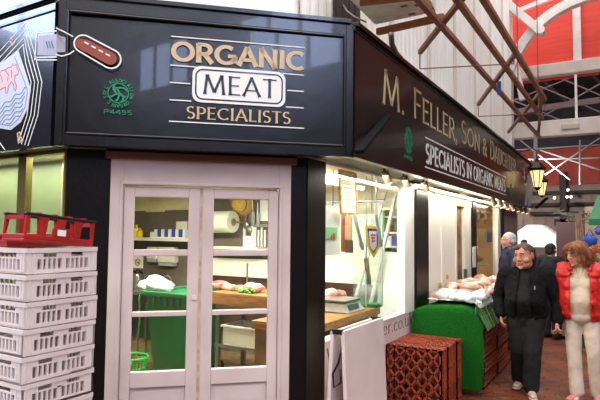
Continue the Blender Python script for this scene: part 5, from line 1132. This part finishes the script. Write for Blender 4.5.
# ---- man in black
def dress_man(t, J, torso, arm, leg, HM, hs):
    mb = MB(); [leg(mb, S, .030, .026, .97) for S in 'LR']; mb.hull((0, .01, .93), (.19, .145, .08), (0, .01, .84), (.17, .13, .08)); voxmesh(mb, 'trousers', mat('black_trousers', (8, 8, 9), .9, (13, 12, 14), 8, bump=.3, bscale=16), t, .012, 3, disp=.006)
    mb = MB(); torso(mb, .016); voxmesh(mb, 'tshirt', blackknit, t, .012, 3, cut=lambda p: p.z > 1.475 or p.z < .84, solid=.004, disp=.005)
    mb = MB(); torso(mb, .035); [arm(mb, S, .030, .8, .97) for S in 'LR']; mb.hull((0, 0, .9), (.235, .17, .1), (0, 0, 1.1), (.22, .19, .1))
    def cut(p):
        if p.z < .80: return True
        if abs(p.x) < .22 and p.z < .83: return True
        hw = .055+.055*max(0, 1.25-p.z)/.4 if p.z < 1.42 else .05+(p.z-1.42)*.6
        if p.y < 0 and abs(p.x) < hw: return True
        return p.z > 1.50
    voxmesh(mb, 'jacket', blackcloth, t, .012, 3, cut=cut, solid=.010, disp=.010)
    mb = MB()
    for sg in (-1, 1): mb.tube([(sg*.03, .09, 1.45), (sg*.10, .03, 1.44), (sg*.11, -.06, 1.39), (sg*.085, -.15, 1.28)], .018, 8)
    mb.build('collar', blackcloth, t, smooth=True)
    mb = MB(); mb.box((.115, -.215, 1.2), (.125, -.205, 1.24)); mb.build('badge', mat('grey_badge', (150, 150, 155), .5), t)
    for S, y in (('L', 0), ('R', 0)): a = J['ank'+S]; shoe(t, (a.x, a.y+.0, max(a.z-.085, 0)), .25 if S == 'L' else -.1, mat('beige_shoe', (190, 172, 150), .6, (170, 150, 128), 12))
    hm = mat('dark_brown_hair', (66, 44, 32), .6, (96, 66, 46), 22, stretch=(1, 1, .2))
    hair_blob(t, HM, hs, hm, [((0, .020, .040), (.082, .095, .083)), ((0, .045, -.01), (.079, .071, .07)), ((-.03, -.042, .085), (.045, .045, .025))], lambda p: (p.y < -.02 and p.z < .064-p.x*.2) or (p.y < .02 and p.z < .01), disp=.006)
person('person', 'stocky man all in black with open jacket, walking past the green stall', (-.935, 6.57, 0), .02, 1.64, dict(id='a',
    J=dict(shL=(.215, .01, 1.345), shR=(-.215, .01, 1.345), elL=(.33, .03, 1.08), elR=(-.31, .05, 1.08), wrL=(.335, -.07, .86), wrR=(-.27, -.06, .88), hipL=(.10, 0, .90), hipR=(-.10, 0, .90), kneeL=(.075, -.10, .49), kneeR=(-.085, .0, .49), ankL=(.05, -.08, .085), ankR=(-.11, .22, .10), head=(-.01, -.05, 1.565)),
    fat=.035, belly=.12, jowl=.018, hs=1.24, turn=-.38, nod=.14, tilt=-.06, skin=(190, 134, 110), skin2=(176, 114, 92), dress=dress_man), vox=.007)
# ---- woman in the red gilet
redg = mat('red_quilted_nylon', (206, 34, 26), .5, (188, 24, 20), 6, bump=.2, bscale=25); knit = mat('cream_knit', (214, 198, 172), .85, (200, 182, 156), 14, bump=.4, bscale=90)
def dress_woman(t, J, torso, arm, leg, HM, hs):
    wt = mat('off_white_trousers', (206, 190, 174), .8, (190, 172, 156), 6, bump=.3, bscale=14)
    mb = MB(); [leg(mb, S, .008, .030, .98) for S in 'LR']; mb.hull((0, .01, .93), (.18, .14, .09), (0, .01, .87), (.165, .13, .07)); voxmesh(mb, 'trousers', wt, t, .012, 3, disp=.006)
    mb = MB(); torso(mb, .012); [arm(mb, S, .014, .9, .98) for S in 'LR']; mb.hull((0, 0, .90), (.19, .14, .08), (0, 0, 1.0), (.18, .13, .08)); mb.hull((0, .008, 1.44), .072, (0, 0, 1.50), .070)
    voxmesh(mb, 'jumper', knit, t, .011, 3, cut=lambda p: p.z > 1.535 or p.z < .84, solid=.004, disp=.003)
    mb = MB(); torso(mb, .034); mb.hull((0, .0, .93), (.215, .16, .08), (0, 0, 1.1), (.19, .15, .1)); 
    for sg in (-1, 1): mb.hull((sg*.165, .01, 1.385), .068, (sg*.15, .01, 1.3), .085)
    for k in range(7):
        z = .93+k*.07; g = .006; mb.ell((0, .0, z), (.222-.004*k if k < 3 else .212, .168 if k < 3 else .16, .035), 3)
    def cut(p):
        if p.z < .87: return True
        if abs(p.x) > .21+.012 and p.z > 1.1: return True
        hw = .095 if p.z < 1.36 else .075
        if p.y < .0 and abs(p.x) < hw: return True
        if (abs(p.x) > .16 and p.z > 1.14 and p.z < 1.42 and abs(p.x) > .232): return True
        return p.z > 1.49
    voxmesh(mb, 'gilet', redg, t, .011, 3, cut=cut, solid=.020, disp=.01)
    mb = MB()
    for sg in (-1, 1): mb.tube([(sg*.02, .09, 1.49), (sg*.09, .04, 1.50), (sg*.105, -.05, 1.46), (sg*.10, -.11, 1.40)], .018, 8)
    mb.build('gilet_collar', redg, t, smooth=True)
    mb = MB(); mb.tube([(-.035, -.10, 1.44), (-.02, -.16, 1.36), (.0, -.185, 1.31), (.02, -.16, 1.36), (.04, -.10, 1.44)], .0035, 6); mb.build('necklace', mat('gold_chain', (190, 160, 100), .3, metal=.8), t, smooth=True)
    mb = MB(); mb.box((.115, -.20, 1.02), (.135, -.185, 1.05)); mb.box((.115, -.205, 1.18), (.135, -.19, 1.2)); mb.build('poppers', mat('dark_popper', (60, 24, 24), .4), t)
    for S in 'LR': a = J['ank'+S]; shoe(t, (a.x, a.y, max(a.z-.085, 0)), .1 if S == 'L' else -.45, mat('pink_shoe', (186, 112, 104), .6), L=.24, sole=(160, 120, 110))
    hm = mat('auburn_hair', (104, 56, 32), .6, (164, 100, 58), 26, stretch=(1, 1, .2))
    h = hair_blob(t, HM, hs, hm, [((0, .02, .045), (.098, .108, .095)), ((0, .06, -.04), (.100, .07, .10)), ((.085, .0, -.05), (.032, .055, .075)), ((-.085, .02, -.045), (.028, .05, .065)), ((0, -.062, .075), (.07, .04, .035))], lambda p: (p.y < -.03 and p.z < .048 and abs(p.x) < .07), disp=.018)
    random.seed(31); mb = MB()
    for i in range(260):
        a = random.uniform(-2.7, 2.7)+PI/2*0; th = a+PI/2; r1 = .085; sx_ = math.cos(th); sy_ = math.sin(th)
        L = random.uniform(.13, .19) if sy_ > -.45 else .06; z0 = .09+random.uniform(-.02, .03)
        pts = []
        for k in range(5): f = k/4; rr = r1*(.75+.42*math.sin(min(f*1.6, 1.5)))+random.uniform(0, .010); jx, jy = random.uniform(-.012, .012)*f, random.uniform(-.012, .012)*f; pts.append(HM @ (V(((rr*1.12+.02*f)*sx_+jx, .012+(rr*1.16+.02*f)*sy_+jy, z0-L*f-(.03*f*f)))*hs))
        mb.tube(pts, .0055, 5, .0015)
    mb.build('hair_strands', hm, h, smooth=True)
person('person', 'woman with shaggy auburn hair in red quilted gilet, cream polo neck and off-white trousers', (-.39, 6.62, 0), .0, 1.665, dict(id='b',
    J=dict(shL=(.175, .01, 1.385), shR=(-.175, .01, 1.385), elL=(.27, .03, 1.12), elR=(-.225, .03, 1.10), wrL=(.29, -.04, .88), wrR=(-.235, -.10, .86), hipL=(.095, 0, .90), hipR=(-.09, 0, .90), kneeL=(.12, -.06, .49), kneeR=(-.075, -.04, .49), ankL=(.14, .02, .085), ankR=(-.055, -.04, .085), head=(-.03, -.04, 1.575)),
    fat=.012, belly=.05, bust=1, jowl=.004, hs=1.06, turn=-.75, nod=.22, skin=(208, 156, 132), skin2=(198, 142, 118), facec=dict(brow_c=(120, 80, 56)), dress=dress_woman), vox=.007)
t = thing('handbag', 'black handbag at the right edge beside the woman in the red gilet', 'bag', (0, 0, 0))
mb = MB(); mb.hull((.04, 6.50, .62), (.11, .07, .12), (.04, 6.50, .78), (.09, .05, .08)); voxmesh(mb, 'body', mat('black_leather', (22, 21, 22), .4, bump=.3, bscale=30), t, .012, 2)
mb = MB(); mb.tube([(-.03, 6.5, .82), (-.03, 6.5, 1.0), (-.06, 6.56, 1.2), (-.17, 6.60, 1.385), (-.20, 6.68, 1.36)], .01); mb.build('strap', MATS['black_leather'], t, smooth=True)
# ---- elderly man behind
def dress_old(t, J, torso, arm, leg, HM, hs):
    nv = mat('navy_jacket', (34, 38, 62), .75, (44, 46, 76), 8, bump=.2, bscale=20)
    mb = MB(); [leg(mb, S, .028, .022, .97) for S in 'LR']; mb.hull((0, .01, .93), (.18, .14, .08), (0, .01, .84), (.17, .13, .08)); voxmesh(mb, 'trousers', mat('dark_grey_trousers', (44, 42, 46), .8), t, .016, 3)
    mb = MB(); torso(mb, .035); [arm(mb, S, .028, .8, .97) for S in 'LR']; mb.hull((0, 0, .88), (.20, .15, .1), (0, 0, 1.1), (.19, .15, .1)); voxmesh(mb, 'jacket', nv, t, .014, 3, cut=lambda p: p.z > 1.475 or p.z < .8, solid=.01, disp=.008)
    mb = MB(); mb.tube([(.075*math.sin(k*PI/8), .01+.075*math.cos(k*PI/8), 1.475+.012*math.cos(k*PI/8)) for k in range(17)], .022, 8); c = mb.build('collar', mat('navy_jacket', (0, 0, 0)), t, smooth=True)
    mb = MB(); mb.tube([(.068*math.sin(k*PI/8), .01+.068*math.cos(k*PI/8), 1.49+.012*math.cos(k*PI/8)) for k in range(17)], .012, 8); mb.build('collar_lining', mat('purple_lining', (92, 40, 84), .7), c, smooth=True)
    for S in 'LR': a = J['ank'+S]; shoe(t, (a.x, a.y, 0), 0, mat('black_shoe', (22, 20, 20), .4), sole=(40, 36, 34))
    hair_blob(t, HM, hs, mat('white_grey_hair', (206, 202, 200), .7, (176, 172, 172), 20), [((0, .025, .045), (.083, .096, .082)), ((0, .045, -.01), (.079, .072, .07))], lambda p: (p.y < -.03 and p.z < .07) or (p.y < .03 and p.z < -.0), disp=.006)
person('person', 'elderly man with white hair and navy jacket, behind the man in black', (-1.585, 9.45, 0), -1.15, 1.77, dict(id='c', turn=-.1, nod=.1, skin=(216, 160, 140), skin2=(204, 140, 120), hs=1.05, dress=dress_old, facec=dict(brow_c=(190, 186, 182))), vox=.011)
# ---- two distant dark figures
def dress_dark(cc, hc):
    def f(t, J, torso, arm, leg, HM, hs):
        m_ = mat('dark_coat_%d' % cc[2], cc, .8); mb = MB(); torso(mb, .035); [arm(mb, S, .028, .8, .95) for S in 'LR']; mb.hull((0, 0, .84), (.20, .15, .1), (0, 0, 1.1), (.19, .15, .1)); voxmesh(mb, 'coat', m_, t, .018, 3, cut=lambda p: p.z > 1.47, disp=.006)
        mb = MB(); [leg(mb, S, .025, .02, .97) for S in 'LR']; voxmesh(mb, 'trousers', mat('dark_trousers_%d' % cc[0], (28, 27, 32), .8), t, .018, 3)
        for S in 'LR': a = J['ank'+S]; shoe(t, (a.x, a.y, 0), 0, mat('black_shoe', (22, 20, 20), .4), sole=(40, 36, 34))
        hair_blob(t, HM, hs, mat('hair_%d' % hc[0], hc, .7), [((0, .02, .045), (.087, .1, .087)), ((0, .045, -.01), (.082, .074, .08))], lambda p: (p.y < -.03 and p.z < .05) or (p.y < .02 and p.z < -.0), disp=.006)
    return f
person('person', 'distant person in a dark coat seen between the white-haired man and the man in black', (-2.10, 14.6, 0), .2, 1.62, dict(id='d', skin=(176, 120, 100), skin2=(160, 104, 86), dress=dress_dark((34, 30, 36), (40, 30, 26)), face=0), vox=.014)
person('person', 'distant person in a blue-black coat with their back turned, right of the man in black', (-1.05, 10.2, 0), 2.6, 1.60, dict(id='e', skin=(170, 116, 96), skin2=(150, 100, 84), dress=dress_dark((22, 26, 38), (26, 24, 28)), face=0), vox=.014)
PANEL_GLOW = 15.0
# ================================================================== LIGHT
# the other sides of the hall, with glowing panels added high up
hallm = mat('hall_wall_brown', (84, 66, 56), .8, (60, 48, 42), 1.5)
mb = MB(); mb.box((9, -14, 0), (9.2, 24, 7)); mb.box((9, -14, 9.4), (9.2, 24, 10)); struct(mb, 'wall_opposite', hallm, 'brown hall wall on the other side of the aisle')
mb = MB(); mb.box((-13.2, -14, 0), (-13, 2, 6.5)); mb.box((-13.2, -14, 9), (-13, 2, 9.6)); struct(mb, 'wall_far_left', hallm, 'brown hall wall far to the left')
mb = MB(); mb.box((-13.2, -14.2, 0), (9.2, -14, 9)); struct(mb, 'wall_rear', hallm, 'brown hall wall behind')
mb = MB(); mb.box((.9, 4.5, 9.6), (9, 24, 9.8)); struct(mb, 'ceiling', hallm, 'unseen roof added to cut the light over the far side of the aisle')  # roof slab out of view, added to keep sky light off the aisle
skyg = mat('added_panel_glow', (190, 210, 255), .5, emit=(190, 210, 255), es=PANEL_GLOW)  # invented bluish glow, gives the gloss signboards bright patches to reflect
for n_, (a, b) in enumerate((((9.05, -6.6, 7.15), (9.1, -2.7, 9.2)), ((9.05, -12.6, 7.6), (9.1, -9.6, 9.3)), ((-13.1, -8, 6.7), (-13.05, -1, 8.9)))):
    mb = MB(); mb.box(a, b); w_ = struct(mb, 'window_%d' % (4+n_), skyg, 'added glowing panel, unseen, mirrored in the signboards')
    mb = MB()
    for k in range(4): y = a[1]+(b[1]-a[1])*k/3; xx = a[0]-.05 if a[0] > 0 else b[0]; mb.box((xx, y-.08, a[2]), (xx+.05, y+.08, b[2]))
    mb.build('glow_panel_bars', hallm, w_)

wd = bpy.data.worlds.new('world'); SC.world = wd; wd.use_nodes = True; nt = wd.node_tree; bg = nt.nodes['Background']
tc = nt.nodes.new('ShaderNodeTexCoord'); sp = nt.nodes.new('ShaderNodeSeparateXYZ'); rp = nt.nodes.new('ShaderNodeValToRGB')
nt.links.new(tc.outputs['Generated'], sp.inputs[0]); nt.links.new(sp.outputs['Z'], rp.inputs['Fac']); nt.links.new(rp.outputs['Color'], bg.inputs['Color'])
rp.color_ramp.elements[0].position = 0.0; rp.color_ramp.elements[0].color = (.10, .08, .07, 1)
rp.color_ramp.elements[1].position = .75; rp.color_ramp.elements[1].color = (1, .98, .97, 1)
e = rp.color_ramp.elements.new(.35); e.color = (.22, .20, .20, 1)
bg.inputs['Strength'].default_value = 3.8
def area(name, loc, rot, sx, sy, p, c=(1, .93, .82)):
    l = bpy.data.lights.new(name, 'AREA'); l.shape = 'RECTANGLE'; l.size = sx; l.size_y = sy; l.energy = p; l.color = c
    o = bpy.data.objects.new(name, l); COL.objects.link(o); o.location = loc; o.rotation_euler = rot; return o
area('shop_ceiling_light', (-3.2, 5.0, 2.3), (0, 0, 0), 1.6, .5, 80, (1, .97, .9)); area('shop_ceiling_light', (-5.0, 4.6, 2.3), (0, 0, 0), 1.6, .5, 95, (1, .9, .74))
area('side_lights', (-1.98, 8.0, 2.3), (0, 0, 0), .15, 7, 85, (1, .92, .80))
area('left_window_light', (-4.4, LY+.2, 2.32), (0, 0, 0), 1.8, .2, 14, (1, .96, .82))
area('canopy_fill', (-2.2, 17.6, 3.6), (math.radians(55), 0, 0), .3, .2, 150, (1, .98, .95))  # added fill that brightens the white canopy in place of daylight
area('far_bay_light', (-3.0, 11, 2.3), (0, 0, 0), 1, 2.5, 40, (1, .8, .55))
VS = SC.view_settings; VS.view_transform = 'Standard'; VS.look = 'None'; VS.gamma = 1; VS.use_curve_mapping = False; VS.exposure = .3
